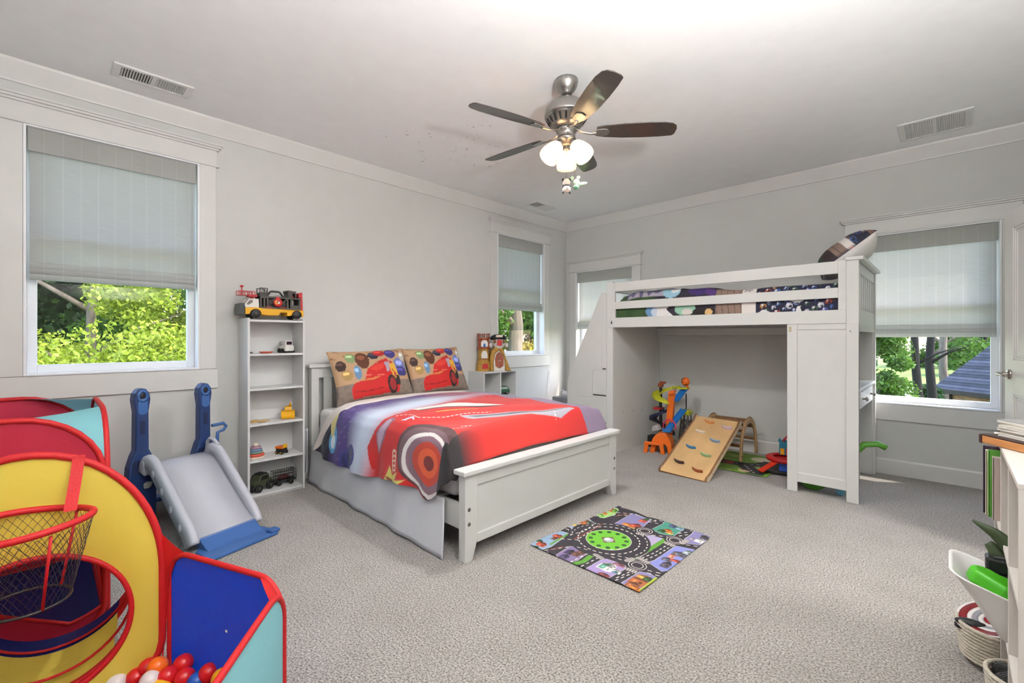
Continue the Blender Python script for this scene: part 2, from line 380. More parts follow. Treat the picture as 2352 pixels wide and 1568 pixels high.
def window(n, M, w, label, apron_h=.145, mlin=None, sb=1.58, vb=2.36, shade_label='', side_gap=.014, hz=.17):
    u0, u1, v0, v1 = w
    t = thing('window_%d' % n, label, None, kind='structure')
    c = MB(); cw = .105
    for a in (u0-cw, u1): c.box(a, a+cw, v0, v1, 0, .019, M)
    c.build('casing', M_trim, t, bevel=.003)
    MB().box(u0-cw-.006, u1+cw+.006, v1+.012, v1+hz-.045, 0, .022, M).build('header_board', M_trim, t, bevel=.002)
    MB().box(u0-cw-.022, u1+cw+.022, v1-.004, v1+.012, 0, .036, M).build('header_bead', M_trim, t, bevel=.004)
    cp = MB(); e = cw+.006
    for k, (ov, za, zb) in enumerate(((.012, v1+hz-.045, v1+hz-.03), (.026, v1+hz-.03, v1+hz-.014), (.034, v1+hz-.014, v1+hz))):
        cp.box(u0-e-ov, u1+e+ov, za, zb, 0, .022+ov, M)
    cp.build('header_cap', M_trim, t, bevel=.003)
    MB().box(u0-cw-.012, u1+cw+.012, v0-apron_h, v0-.002, 0, .019, M).build('apron', M_trim, t, bevel=.003)
    l = MB(); lt = .013                                                  # bright vinyl lining of the opening
    for (a, b, p, q) in ((u0, u0+lt, v0, v1), (u1-lt, u1, v0, v1), (u0+lt, u1-lt, v0, v0+lt), (u0+lt, u1-lt, v1-lt, v1)): l.box(a, b, p, q, -WT, .024, M)
    l.build('jamb_liner', M_liner, t, bevel=.002)
    st = .045
    fr = MB()
    for (a, b, p, q) in ((u0+lt, u0+lt+st, v0+lt, v1-lt), (u1-lt-st, u1-lt, v0+lt, v1-lt), (u0+lt+st, u1-lt-st, v0+lt, v0+lt+.05), (u0+lt+st, u1-lt-st, v1-lt-.05, v1-lt)):
        fr.box(a, b, p, q, -.125, -.075, M)
    mid = (v0+v1)/2+.1
    s = fr.build('sash', M_liner, t, bevel=.003)
    MB().box(u0+lt+st, u1-lt-st, mid-.02, mid+.02, -.12, -.08, M).build('meeting_rail', M_liner, t, bevel=.002)
    for (p, q) in ((v0+lt+.05, mid-.02), (mid+.02, v1-lt-.05)):
        MB().box(u0+lt+st-.003, u1-lt-st+.003, p-.003, q+.003, -.104, -.1, M).build('pane', M_glass, t)
    # shade
    r = thing('roman_shade', shade_label, 'window shade', loc=tuple(M @ Vector(((u0+u1)/2, v1-.02, -.02))), group='linen roman shades')
    a, b = u0+lt+side_gap, u1-lt-side_gap
    top = v1-lt-.002
    MB().box(a-side_gap*.6, b+side_gap*.6, vb, top, -.012, .004, M).build('valance', mlin, r, bevel=.002, world=True)
    MB().box(a, b, sb+.1, top-.01, -.034, -.03, M).build('fabric_panel', mlin, r, world=True)
    for k, (za, zb, w0, w1) in enumerate(((.062, .108, -.036, -.002), (.034, .07, -.04, .006), (.0, .042, -.044, .0))):
        f = MB(); pr = []
        for q in range(9):
            an = -PI/2+PI*q/8; pr.append((w1-.014+.014*math.cos(an), sb+(za+zb)/2+(zb-za)/2*math.sin(an)))
        pr = [(w0, sb+za)]+pr+[(w0, sb+zb)]
        P0 = [M @ Vector((a, v, w_)) for w_, v in pr]; P1 = [M @ Vector((b, v, w_)) for w_, v in pr]; nn = len(pr)
        f.add(P0+P1, [(i, (i+1) % nn, (i+1) % nn+nn, i+nn) for i in range(nn)]+[tuple(range(nn))[::-1], tuple(range(nn, 2*nn))], False)
        f.build('fold', mlin, r, world=True)
    return t
window(1, ML, W1, 'white trimmed window beside the tall narrow bookcase', mlin=M_linL, sb=1.578, vb=2.36, shade_label='grey linen roman shade half lowered in the window above the toddler slide', hz=.165)
window(2, ML, W2, 'white trimmed window above the cube shelf with the toy castle', mlin=M_linL, sb=1.578, vb=2.36, shade_label='pale linen roman shade half lowered in the window above the toy castle', hz=.165)
window(3, MBk, W3, 'white trimmed window behind the loft bed stairs', mlin=M_linB, sb=1.345, vb=2.0, shade_label='pale linen roman shade lowered behind the loft bed stairs')
window(4, MBk, W4, 'white trimmed window between the loft bed and the open door', mlin=M_linB, sb=1.228, vb=2.0, shade_label='grey linen roman shade half lowered beside the open white door')

# ------------------------------------------------------------------ open door
M_nickel = mat('brushed_nickel', (176, 168, 160), .28, 1.0, var=.08, vscale=40, stretch=(1, 1, 12))
fe = Vector((4.272, -.85, 0)); hg = Vector((XR-.02, -1.655, 0)); dl = (hg-fe).length
dx = (hg-fe)/dl; dn = Vector((0, 0, 1)).cross(dx)            # dn points into the room side (-X)
if dn.x > 0: dn = -dn
MD = frame(fe, dx, (0, 0, 1), dn)
dr = thing('door_1', 'white two panel door standing open beside the window', None, kind='structure', loc=tuple(hg))
d = MB(); hd = 2.04; st = .115
for a, b, p, q in ((0, st, .012, hd), (dl-st, dl, .012, hd), (st, dl-st, .012, .24), (st, dl-st, hd-st, hd), (st, dl-st, .86, 1.08)): d.box(a, b, p, q, -.038, 0, MD)
d.build('frame', M_trim, dr, bevel=.002, world=True)
for p, q in ((.24, .86), (1.08, hd-st)):
    k = MB(); k.box(st, dl-st, p, q, -.028, -.012, MD)
    k.build('panel', M_trim, dr, world=True)
    k = MB()
    for i, (o1, w_) in enumerate(((0, -.004), (.016, -.008))):
        for a, b, c, e in ((st+o1, st+o1+.016, p+o1, q-o1), (dl-st-o1-.016, dl-st-o1, p+o1, q-o1), (st+o1, dl-st-o1, p+o1, p+o1+.016), (st+o1, dl-st-o1, q-o1-.016, q-o1)): k.box(a, b, c, e, -.024, w_, MD)
    k.build('panel_moulding', M_trim, dr, bevel=.003, world=True)
hk = MB(); hz_ = .985; hu = .07
hk.lathe([(.0, 0), (.032, 0), (.032, .004), (.027, .010), (.012, .012), (.011, .045), (.013, .05)], 24, MD @ Matrix.Translation((hu, hz_, 0)))
hk.tube([MD @ Vector((hu+.0, hz_, .05)), MD @ Vector((hu+.03, hz_, .056)), MD @ Vector((hu+.08, hz_-.004, .055)), MD @ Vector((hu+.115, hz_-.006, .05))], [.012, .011, .009, .008], 12, flat=(1, .7))
hk.cyl(MD @ Vector((hu, hz_, .045)), MD @ Vector((hu, hz_, .062)), .013, .011)
hk.build('door_handle', M_nickel, dr, world=True, label='brushed nickel lever handle')

# added fill lights, both out of view
M_bulb = mat('lit_diffuser', (255, 244, 226), .4, emit=3.0)
def area(name, loc, size, watts, parent, rot=(0, 0, 0), col=(1, .985, .96)):
    l = bpy.data.lights.new(name, 'AREA'); l.shape = 'DISK'; l.size = size; l.energy = watts; l.color = col
    o = bpy.data.objects.new(name, l); COL.objects.link(o); o.location = loc; o.rotation_euler = rot; o.parent = parent; return o
hl = thing('added_hall_light', 'added round white fill light in the hall, out of view', 'added fill light', (XR+.9, -2.1, HC))  # no known fixture; added for soft side fill through the doorway
MB().lathe([(.001, 0), (.2, 0), (.2, -.03), (.15, -.06), (.001, -.065)], 32).build('diffuser', M_bulb, hl)
area('hall_fill', (0, 0, -.09), .36, HALL_W, hl)
fl0 = thing('added_uplighter', 'added slim white uplighter out of view, standing in for bounced flash', 'floor lamp', (4.32, -4.55, 0))  # invented lamp; lights the ceiling as a bounced flash would
MB().lathe([(.001, 0), (.14, 0), (.14, .012), (.03, .03), (.001, .03)], 28).build('base', M_white, fl0); MB().cyl((0, 0, .02), (0, 0, 1.68), .012).build('pole', M_white, fl0)
MB().lathe([(.02, 1.66), (.08, 1.68), (.15, 1.74), (.16, 1.76), (.155, 1.76), (.075, 1.69), (.02, 1.67)], 32, cap=False).build('bowl', M_white, fl0); MB().lathe([(.001, 1.70), (.09, 1.70), (.09, 1.704), (.001, 1.704)], 24).build('diffuser', M_bulb, fl0)
area('uplight_fill', (0, 0, 1.765), .28, UP_W, fl0, rot=(PI, 0, 0), col=(.97, .985, 1))

# ------------------------------------------------------------------ ceiling vents and stickers
M_vent = mat('vent_enamel', (226, 225, 221), .4); M_duct = mat('duct_shadow', (86, 82, 76), .9)
def vent(cx, cy, L, Wd, axis, nl, label, tilt):
    t = thing('ceiling_vent', label, 'air vent', (cx, cy, HC), rz=0 if axis == 'x' else PI/2)
    f = MB(); fw = .028
    for a, b, c, d_ in ((-L/2, L/2, Wd/2-fw, Wd/2), (-L/2, L/2, -Wd/2, -Wd/2+fw), (-L/2, -L/2+fw*1.4, -Wd/2+fw, Wd/2-fw), (L/2-fw*1.4, L/2, -Wd/2+fw, Wd/2-fw), (-.012, .012, -Wd/2+fw, Wd/2-fw)): f.box(a, b, c, d_, -.012, 0)
    f.build('frame', M_vent, t, bevel=.003)
    MB().box(-L/2+fw, L/2-fw, -Wd/2+fw*.7, Wd/2-fw*.7, -.0015, -.0005).build('duct', M_duct, t)
    half = L/2-fw*1.4-.012
    sl = MB().box(-.006, .006, -Wd/2+fw, Wd/2-fw, -.0008, .0008).build('slat', M_vent, t)
    for s in (-1, 1):
        for k in range(nl):
            o = sl if (s == -1 and k == 0) else sl.copy()
            if o is not sl: COL.objects.link(o); o.parent = t
            o.location = (s*(.012+half*(k+.5)/nl), 0, -.007); o.rotation_euler = (0, math.radians(tilt*s), 0)
    return t
vent(.348, -4.785, .40, .19, 'y', 11, 'white louvred ceiling vent above the window by the toddler slide', 42)
vent(.355, -.97, .40, .19, 'y', 12, 'small white ceiling vent near the room corner behind the fan', 40)
vent(3.925, -.47, .42, .40, 'x', 14, 'wide white return air grille in the ceiling above the loft bed end', 30)
M_stk = mat('sticker_pink', (222, 205, 200), .8); M_stk2 = mat('sticker_grey', (206, 203, 196), .8)
sk = MB(); rr = random.Random(3)
for k in range(46):
    p = onz(rr.uniform(960, 1150), rr.uniform(285, 385), HC-.0012)
    if k < 4: p = onz(rr.uniform(850, 950), rr.uniform(290, 330), HC-.0012)
    r = rr.uniform(.006, .013); sk.m = k % 3 == 0
    n = 8; sk.add([p+Vector((r*math.cos(2*PI*j/n), r*.7*math.sin(2*PI*j/n), 0)) for j in range(n)], [tuple(range(n))[::-1]], False)
s_ = sk.build('sticker_residue', [M_stk2, M_stk]); tag(s_, 'faint pink and grey sticker specks left on the ceiling beside the fan', 'stickers', kind='stuff')

# ================================================================== outside the windows
GZ = -3.3
M_lawn = mat('lawn_grass', (104, 124, 50), .95, var=.25, vscale=.6, bump=.3, bscale=3)
M_bark = mat('tree_bark', (112, 100, 90), .95, var=.35, vscale=6, bump=1.0, bscale=14, stretch=(2, 2, .35))
M_barkd = mat('dark_bark', (30, 25, 23), .95, var=.35, vscale=6, bump=1.0, bscale=14, stretch=(2, 2, .35))
M_water = mat('pond_water', (150, 170, 176), .08, spec=.8)
M_drive = mat('pale_concrete', (150, 146, 140), .9, var=.08, vscale=1.2)
def leafmat(name, col): return mat(name, col, .6, var=.5, vscale=3.0, transl=.38)
LEAF = dict(y=leafmat('leaf_yellow_green', (138, 156, 46)), g=leafmat('leaf_green', (84, 118, 44)), d=leafmat('leaf_dark_green', (52, 82, 40)), b=leafmat('leaf_blue_green', (74, 100, 70)), a=leafmat('leaf_autumn', (168, 154, 64)))
g_ = MB(); g_.grid(lambda u, v: (-70+140*u, -60+170*v, GZ+.0+.35*math.sin(7*u+5*v)), 24, 24); tag(g_.build('lawn', M_lawn), 'green lawn sloping away outside the windows', None, None, 'structure')
pd = MB(); pd.add([(1.5+6*math.cos(2*PI*k/28), 41+8*math.sin(2*PI*k/28), GZ+.42) for k in range(28)], [tuple(range(28))], False)
tag(pd.build('pond', M_water), 'pale still pond beyond the trees', 'pond')
tag(MB().box(-34, -22, -16, 14, GZ+.3, GZ+.5).build('driveway', M_drive), 'pale concrete driveway beyond the trees', 'driveway')

def tree(label, x, y, hgt, crad, mleaf, nleaf=9000, tr=.16, mtr=None, cz0=.35, leaf=.11, group='trees outside the windows', lean=0.0, seed=0, blobs=26, name='leafy_tree', flat=1.0):
    r = np.random.default_rng(seed+100); t = thing(name, label, 'tree', (x, y, GZ+.2), group=group)
    mtr = mtr or M_bark; b = MB(); n = 9
    pts = [(lean*hgt*(k/n)**1.3+.06*math.sin(k*1.7+seed), .06*math.cos(k*1.3+seed), hgt*.92*k/n) for k in range(n+1)]
    b.tube(pts, [tr*(1.25 if k == 0 else 1-.7*k/n) for k in range(n+1)], 10)
    for k in range(7):
        q = Vector(pts[3+k % 6]); a = 2.4*k+seed; L = crad*(.55+.3*(k % 3)/2)
        b.tube([q, q+Vector((L*.5*math.cos(a), L*.5*math.sin(a), L*.35)), q+Vector((L*math.cos(a), L*math.sin(a), L*.55))], [tr*.35, tr*.22, tr*.08], 6)
    b.build('trunk', mtr, t)
    cen = []
    for k in range(blobs):
        z = hgt*(cz0+(1-cz0)*r.random()); rel = (z/hgt-cz0)/(1-cz0); rad = crad*math.sqrt(max(.05, 1-(1.7*rel-.75)**2))*(.35+.65*math.sqrt(r.random())); a = r.uniform(0, 2*PI)
        cen.append((lean*hgt+rad*math.cos(a)*flat, rad*math.sin(a), z, crad*r.uniform(.22, .42)))
    cen = np.array(cen); idx = r.integers(0, blobs, nleaf)
    dirs = r.normal(size=(nleaf, 3)); dirs /= np.linalg.norm(dirs, axis=1)[:, None]
    p = cen[idx, :3]+dirs*cen[idx, 3:4]*(r.random((nleaf, 1))**.4)*np.array([1, 1, .75])
    n1 = r.normal(size=(nleaf, 3)); n1 /= np.linalg.norm(n1, axis=1)[:, None]; n2 = np.cross(n1, r.normal(size=(nleaf, 3))); n2 /= np.linalg.norm(n2, axis=1)[:, None]
    s = leaf*r.uniform(.6, 1.3, (nleaf, 1))
    V = np.stack([p-n1*s, p+n2*s*.55, p+n1*s, p-n2*s*.55], 1).reshape(-1, 3); F = np.arange(nleaf*4).reshape(-1, 4)
    npmesh('foliage', V, F, mleaf, t, smooth=False)
    return t
# seen through the window above the slide (looking along -X)
tree('bright yellow green maple close outside the window above the slide', -5.2, -4.75, 6.6, 2.3, LEAF['y'], 100000, .12, leaf=.034, cz0=.22, seed=1, blobs=46)
tree('green tree right of the bright maple outside the slide window', -7.4, -2.7, 8.2, 2.3, LEAF['g'], 60000, .14, M_barkd, leaf=.044, cz0=.28, seed=2, blobs=40)
tree('dark green tree behind the bright maple', -11.5, -7.0, 10.0, 3.6, LEAF['d'], 18000, .2, M_barkd, leaf=.15, cz0=.25, seed=3, blobs=44)
tree('tall mid green tree standing beside the driveway', -15.0, -2.6, 11.0, 3.4, LEAF['g'], 16000, .2, M_barkd, leaf=.16, cz0=.36, seed=4, blobs=40)
tree('yellow green tree across the driveway', -20.0, -9.0, 10.5, 4.0, LEAF['y'], 14000, .2, M_barkd, leaf=.19, cz0=.2, seed=5, blobs=44)
# seen through the window above the toy castle
tree('thick grey barked oak just outside the castle window', -3.56, 2.58, 9.0, 1.9, LEAF['g'], 9000, .27, M_bark, leaf=.08, cz0=.5, seed=6)
tree('bushy autumn yellow tree behind the thick grey oak', -6.6, 7.2, 5.6, 1.9, LEAF['a'], 12000, .12, M_barkd, leaf=.1, cz0=.1, seed=7)
tree('dark green tree behind the thick grey oak', -8.5, 6.6, 9.5, 2.6, LEAF['d'], 14000, .16, M_barkd, leaf=.13, cz0=.25, seed=8)
tree('green tree left of the thick grey oak', -6.0, 4.2, 8.0, 1.6, LEAF['g'], 9000, .12, M_barkd, leaf=.11, cz0=.25, seed=9)
# seen through the window beside the open door (looking along +Y)
tree('dense light green conifer outside the loft bed window', 2.05, 12.3, 4.9, 1.25, LEAF['g'], 26000, .12, M_barkd, leaf=.065, cz0=.06, seed=10, blobs=60)
tree('dark forked trunk tree on the lawn left of the brick house', 3.14, 16.2, 11.0, 2.2, LEAF['g'], 3000, .16, M_barkd, leaf=.1, cz0=.68, seed=11)
tree('slim dark trunk tree nearest the brick house', 3.5, 17.6, 11.0, 2.2, LEAF['g'], 3000, .17, M_barkd, leaf=.1, cz0=.68, seed=12)
tree('tall grey trunk pine behind the slim dark tree', 3.75, 28.5, 13.0, 2.4, LEAF['d'], 4000, .22, M_bark, leaf=.2, cz0=.6, seed=13)
tree('low dark shrub in front of the brick house wall', 3.35, 19.6, 2.3, .7, LEAF['d'], 6000, .06, M_barkd, leaf=.08, cz0=.05, seed=14)
for k, (x, y, hh, c, l) in enumerate(((-6, 76, 10, 5, 'b'), (3, 84, 10.5, 5, 'g'), (13, 78, 11, 5, 'b'), (-17, 84, 11, 5, 'b'), (24, 84, 11, 5.5, 'g'), (6, 66, 6.0, 3, 'd'))):
    tree(('blue green', 'mid green', 'broad blue green', 'tall blue green', 'broad mid green', 'short dark green')[k]+' tree on the far shore of the pond', x, y, hh, c, LEAF[l], 6000, .3, M_barkd, leaf=.3, cz0=.08, seed=20+k)
tree('mid green tree behind the slate roof', 5.6, 38, 10, 3.0, LEAF['g'], 12000, .2, M_barkd, leaf=.16, cz0=.15, seed=31)

# neighbouring brick house with hipped slate coloured roof
M_brick = bpy.data.materials.new('red_brick'); M_brick.use_nodes = True
def brickmat(m):
    N = m.node_tree.nodes; L = m.node_tree.links; b = N['Principled BSDF']; b.inputs['Roughness'].default_value = .9
    tc = N.new('ShaderNodeTexCoord'); mp = N.new('ShaderNodeMapping'); mp.inputs['Rotation'].default_value = (PI/2, 0, 0); L.new(tc.outputs['Object'], mp.inputs[0])
    br = N.new('ShaderNodeTexBrick'); L.new(mp.outputs[0], br.inputs['Vector'])
    br.inputs['Scale'].default_value = 1.0; br.inputs['Brick Width'].default_value = .22; br.inputs['Row Height'].default_value = .075; br.inputs['Mortar Size'].default_value = .012
    br.inputs['Color1'].default_value = (*lin((140, 90, 70)), 1); br.inputs['Color2'].default_value = (*lin((170, 120, 94)), 1); br.inputs['Mortar'].default_value = (*lin((148, 138, 126)), 1)
    L.new(br.outputs['Color'], b.inputs['Base Color'])
brickmat(M_brick)
M_sh = [mat('roof_shingle_%s' % n, c, .85, var=.25, vscale=3) for n, c in (('slate', (68, 68, 80)), ('violet', (80, 78, 92)), ('dark', (54, 54, 64)))]
M_eave = mat('eave_brown', (48, 38, 34), .7); M_wing = mat('house_window_dark', (52, 62, 66), .15)
C0 = Vector((3.41, 22.0, -1.0)); he = Vector((.72, -.69, 0)).normalized(); hp_ = Vector((-he.y, he.x, 0))     # eave corner, eave direction, up-slope direction
hs = thing('neighbour_house', 'neighbouring brick house with a steep slate coloured hipped roof', 'house', (C0.x+3, C0.y+2, GZ+.3))
MH = frame((C0.x, C0.y, 0), he, hp_, (0, 0, 1))
MB().box(.4, 9, .4, 7, GZ+.2, C0.z-.05, MH).build('brick_wall', M_brick, hs, world=True)
rows = MB(); nr = 34; rp_s, pit_ = .078, 1.5
for k in range(nr):
    a, b = k*rp_s, (k+1)*rp_s+.012; z0, z1 = C0.z+pit_*a+.03, C0.z+pit_*b
    for q in ([(a, a, z0), (9.5, a, z0), (9.5, b, z1), (b, b, z1)], [(a, a, z0), (b, b, z1), (b, 7.5, z1), (a, 7.5, z0)]):
        rows.m = (k*7) % 3; q = [MH @ Vector(p) for p in q]; q2 = [p-Vector((0, 0, .04)) for p in q]
        rows.add(q+q2, [(0, 1, 2, 3), (7, 6, 5, 4), (0, 4, 5, 1), (1, 5, 6, 2), (2, 6, 7, 3), (3, 7, 4, 0)], False)
sh = rows.build('shingle_courses', M_sh, hs, world=True); sh['kind'] = 'stuff'
ev = MB(); ev.box(-.03, 9.5, -.03, .1, C0.z-.16, C0.z+.02, MH).box(-.03, .1, .1, 7.5, C0.z-.24, C0.z+.02, MH).box(.1, 9.5, .1, 7.5, C0.z-.12, C0.z-.08, MH); ev.build('eave', M_eave, hs, world=True)
MB().box(1.6, 2.9, .36, .41, -2.7, -1.42, MH).build('window', M_wing, hs, world=True)
MB().cyl(MH @ Vector((.5, .34, GZ+.3)), MH @ Vector((.5, .34, C0.z-.1)), .05).build('downspout', M_eave, hs, world=True)

# ================================================================== ceiling fan
FC = Vector((2.247, -2.941, 0))
M_steel = mat('fan_nickel', (168, 164, 160), .3, 1.0, var=.1, vscale=60, stretch=(1, 1, 14))
M_blade = mat('fan_blade_walnut', (62, 52, 48), .3, var=.2, vscale=5, stretch=(8, 1, 1), coat=.6)
M_shade = mat('frosted_glass', (250, 236, 210), .45, transl=.45, emit=.1)
M_black = mat('black_plastic', (34, 34, 36), .42); M_chain = mat('bead_chain', (196, 186, 170), .3, 1.0)
fan = thing('ceiling_fan', 'brushed nickel five blade ceiling fan with three frosted glass lights', 'ceiling fan', (FC.x, FC.y, HC))
T0 = Matrix.Translation((0, 0, -HC))
MB().lathe([(.001, 2.87), (.074, 2.87), (.076, 2.855), (.07, 2.83), (.052, 2.80), (.036, 2.785), (.034, 2.778), (.02, 2.776), (.001, 2.776)], 32, T0).build('canopy', M_steel, fan)
MB().cyl((0, 0, 2.79-HC), (0, 0, 2.74-HC), .012).build('downrod', M_steel, fan)
mo = MB().lathe([(.001, 2.752), (.03, 2.752), (.04, 2.745), (.075, 2.738), (.112, 2.715), (.135, 2.68), (.141, 2.645), (.141, 2.632), (.134, 2.63), (.134, 2.622), (.128, 2.618), (.1, 2.578), (.072, 2.562), (.001, 2.56)], 40, T0).build('motor_housing', M_steel, fan)
M_slot = mat('motor_slot', (28, 25, 23), .8)
sv = MB().box(-.006, .006, -.001, .001, -.021, .021).build('motor_vent', M_slot, fan)
for k in range(20):
    o = sv if k == 0 else sv.copy()
    if k: COL.objects.link(o); o.parent = fan
    a = 2*PI*k/20; o.location = (.1165*math.cos(a), .1165*math.sin(a), 2.598-HC); o.rotation_euler = Quaternion((0, 0, 1), a+PI/2).to_matrix().to_4x4().to_euler()
    o.rotation_euler = (Matrix.Rotation(a, 4, 'Z') @ Matrix.Rotation(math.radians(35), 4, 'Y') @ Matrix.Rotation(PI/2, 4, 'Z')).to_euler()
MB().lathe([(.001, 2.562), (.066, 2.562), (.066, 2.54), (.056, 2.534), (.056, 2.50), (.06, 2.497), (.06, 2.488), (.05, 2.478), (.03, 2.462), (.001, 2.458)], 32, T0).build('switch_housing', M_steel, fan)
for k in range(5):
    a = math.radians(-33+72*k)
    Mk = T0 @ Matrix.Rotation(a, 4, 'Z') @ Matrix.Translation((0, 0, 2.535)) @ Matrix.Rotation(math.radians(-13), 4, 'X')
    pl = [(.19, -.045), (.24, -.056), (.36, -.066), (.5, -.068), (.6, -.064), (.655, -.052), (.68, -.03), (.688, 0), (.684, .045), (.67, .062), (.6, .068), (.5, .07), (.36, .066), (.24, .052), (.19, .04)]
    b = MB().prism(pl, -.003, .003, Mk).build('blade', M_blade, fan, bevel=.002)
    br = MB(); Ma = T0 @ Matrix.Rotation(a, 4, 'Z')
    br.tube([Ma @ Vector(p) for p in ((.055, -.012, 2.55), (.1, -.008, 2.532), (.15, 0, 2.522), (.19, 0, 2.524))], [.012, .01, .011, .012], 8, flat=(1, .55))
    br.prism([(.16, -.014), (.2, -.03), (.235, -.034), (.26, -.028), (.272, 0), (.26, .028), (.235, .034), (.2, .03), (.16, .014)], -.010, -.003, Mk)
    br.build('blade_bracket', M_steel, fan, bevel=.002)
for k in range(3):
    a = math.radians(127.3+120*k); d = Vector((math.cos(a), math.sin(a), 0)); ax = (d*.62+Vector((0, 0, -.8))).normalized()
    p0 = Vector((0, 0, 2.478-HC))+d*.035; Ms = Matrix.Translation(p0) @ ax.to_track_quat('Z', 'Y').to_matrix().to_4x4()
    MB().lathe([(.001, -.01), (.012, -.01), (.012, .012), (.023, .018), (.026, .03), (.024, .045), (.001, .045)], 20, Ms).build('socket', M_steel, fan)
    s = MB(); pr = [(.026, .034), (.04, .048), (.054, .08), (.063, .115), (.066, .14), (.063, .16)]
    s.lathe(pr+[(r-.004, z) for r, z in pr[::-1]], 28, Ms, cap=False).build('glass_shade', M_shade, fan)
    bl = MB(); bl.ball((0, 0, 0), (.028, .028, .038), 14, 10, Ms @ Matrix.Translation((0, 0, .09))); bl.build('light_bulb', M_bulb, fan)
    l = bpy.data.lights.new('fan_bulb_lamp', 'POINT'); l.energy = FAN_W; l.shadow_soft_size = .05; l.color = (.985, .985, 1)
    lo = bpy.data.objects.new('fan_bulb_lamp', l); COL.objects.link(lo); lo.parent = fan; lo.location = Ms @ Vector((0, 0, .09))
rtv = Vector((RT[0], RT[1], 0))
c1 = Vector((0, 0, 0))+rtv*.0; c2 = rtv*.052
for c, z1 in ((c1, 2.245), (c2, 2.255)):
    MB().tube([c+Vector((0, 0, 2.47-HC)), c+Vector((.001, 0, 2.35-HC)), c+Vector((0, 0, z1-HC))], .0016, 6).build('pull_chain', M_chain, fan)
# plush charms on the pull chains
M_cream = mat('plush_cream', (206, 188, 172), .95, sheen=.5, bump=.4, bscale=300); M_pbl = mat('plush_black', (30, 28, 28), .95, sheen=.4)
M_mint = mat('plush_mint', (166, 186, 156), .95, sheen=.5, bump=.4, bscale=300); M_teal = mat('plush_green', (86, 140, 104), .95, sheen=.4)
pz = 2.245
pa = thing('panda_plush', 'small cream and black panda plush hanging from the fan pull chain', 'plush toy', tuple(FC+c1+Vector((0, 0, pz-.052))))
fx = -Vector((FW[0], FW[1], 0))                                   # toward the viewer's side
MB().ball((0, 0, .022), (.026, .024, .026)).build('body', M_cream, pa)
hd_ = MB(); hd_.ball(fx*.008+Vector((0, 0, -.022)), (.027, .025, .024)); hd_.ball(fx*.03+Vector((0, 0, -.026)), (.012, .01, .009)); hd_.build('head', M_cream, pa)
MB().tube([rtv*(.027*math.cos(2*PI*k/16))+fx*(.025*math.sin(2*PI*k/16))+Vector((0, 0, 0)) for k in range(16)], .004, 6, True).build('collar', M_pbl, pa)
for s in (-1, 1):
    MB().ball(rtv*(.022*s)+Vector((0, 0, -.04)), (.009, .008, .009)).build('ear', M_pbl, pa)
    MB().ball(rtv*(.022*s)+Vector((0, 0, .042)), (.009, .009, .01)).build('paw', M_pbl, pa)
MB().ball(fx*.04+Vector((0, 0, -.024)), .004).build('nose', M_pbl, pa)
gp = thing('mint_plush', 'pale mint green long eared plush hanging beside the panda plush', 'plush toy', tuple(FC+c2+Vector((0, 0, pz-.045))))
MB().ball(rtv*.012+Vector((0, 0, .012)), (.022, .022, .026)).build('body', M_mint, gp)
MB().ball(rtv*.008+fx*.01+Vector((0, 0, -.016)), (.018, .017, .016)).build('scarf', M_teal, gp)
for (x, z, rx, ang) in ((-.016, .042, .012, 70), (.022, .046, .013, 50), (.05, .008, .026, 12)):
    Mq = Matrix.Rotation(TH, 4, 'Z') @ Matrix.Rotation(-math.radians(ang), 4, 'Y')
    e = MB(); e.ball(rtv*x+Vector((0, 0, z)), (rx*1.2, .009, .011), M=Mq); e.build('ear', M_mint, gp)

# ================================================================== bed with printed bedding
BX0, BX1, BY0, BY1 = .05, 2.135, -3.69, -2.155
bed = thing('bed', 'white wooden panel bed with slatted headboard and solid footboard', 'bed', ((BX0+BX1)/2, (BY0+BY1)/2, 0))
M_bolt = mat('bolt_steel', (150, 148, 144), .3, 1.0)
def bb(name, mb, bev=.004, m=M_white, par=bed): return mb.build(name, m, par, bevel=bev, world=True)
hbp = .065
for y in (BY0, BY1-hbp): bb('headboard_post', MB().box(BX0, BX0+.055, y, y+hbp, 0, .965))
bb('headboard_cap', MB().box(BX0-.012, BX0+.075, BY0-.025, BY1+.025, .965, .992))
bb('headboard_rail', MB().box(BX0+.012, BX0+.042, BY0+hbp, BY1-hbp, .875, .965))
bb('headboard_rail', MB().box(BX0+.012, BX0+.042, BY0+hbp, BY1-hbp, .36, .45))
ns = 11; gap = (BY1-BY0-2*hbp-ns*.075)/(ns+1)
for k in range(ns):
    y = BY0+hbp+gap+(gap+.075)*k; bb('headboard_slat', MB().box(BX0+.018, BX0+.036, y, y+.075, .45, .875), .002)
FX0, FX1 = BX1-.055, BX1; fp = .09
for i, (y0, y1) in enumerate(((BY0, BY0+fp), (BY1-fp, BY1))):
    # flared foot profile (inner side swept in toward the floor), extruded through the post thickness
    s = 1 if i == 0 else -1; yo = y0 if i == 0 else y1
    pr = [(0, 0), (.052, 0), (.062, .03), (.078, .075), (.09, .13), (.09, .475), (0, .475)]
    poly = [(yo+s*a, z) for a, z in pr]
    if s < 0: poly = poly[::-1]
    bb('footboard_post', MB().prism(poly, FX0, FX1, frame((0, 0, 0), (0, 1, 0), (0, 0, 1), (1, 0, 0))), .003)
    for z in (.285, .205):
        q = MB(); q.cyl((FX1-.004, yo+s*.028, z), (FX1+.0015, yo+s*.028, z), .011, n=16); q.cyl((FX1-.004, yo+s*.028, z), (FX1+.002, yo+s*.028, z), .004, n=6); q.build('bolt', M_bolt, bed, world=True)
bb('footboard_cap', MB().box(FX0-.018, FX1+.022, BY0-.024, BY1+.024, .475, .503), .006)
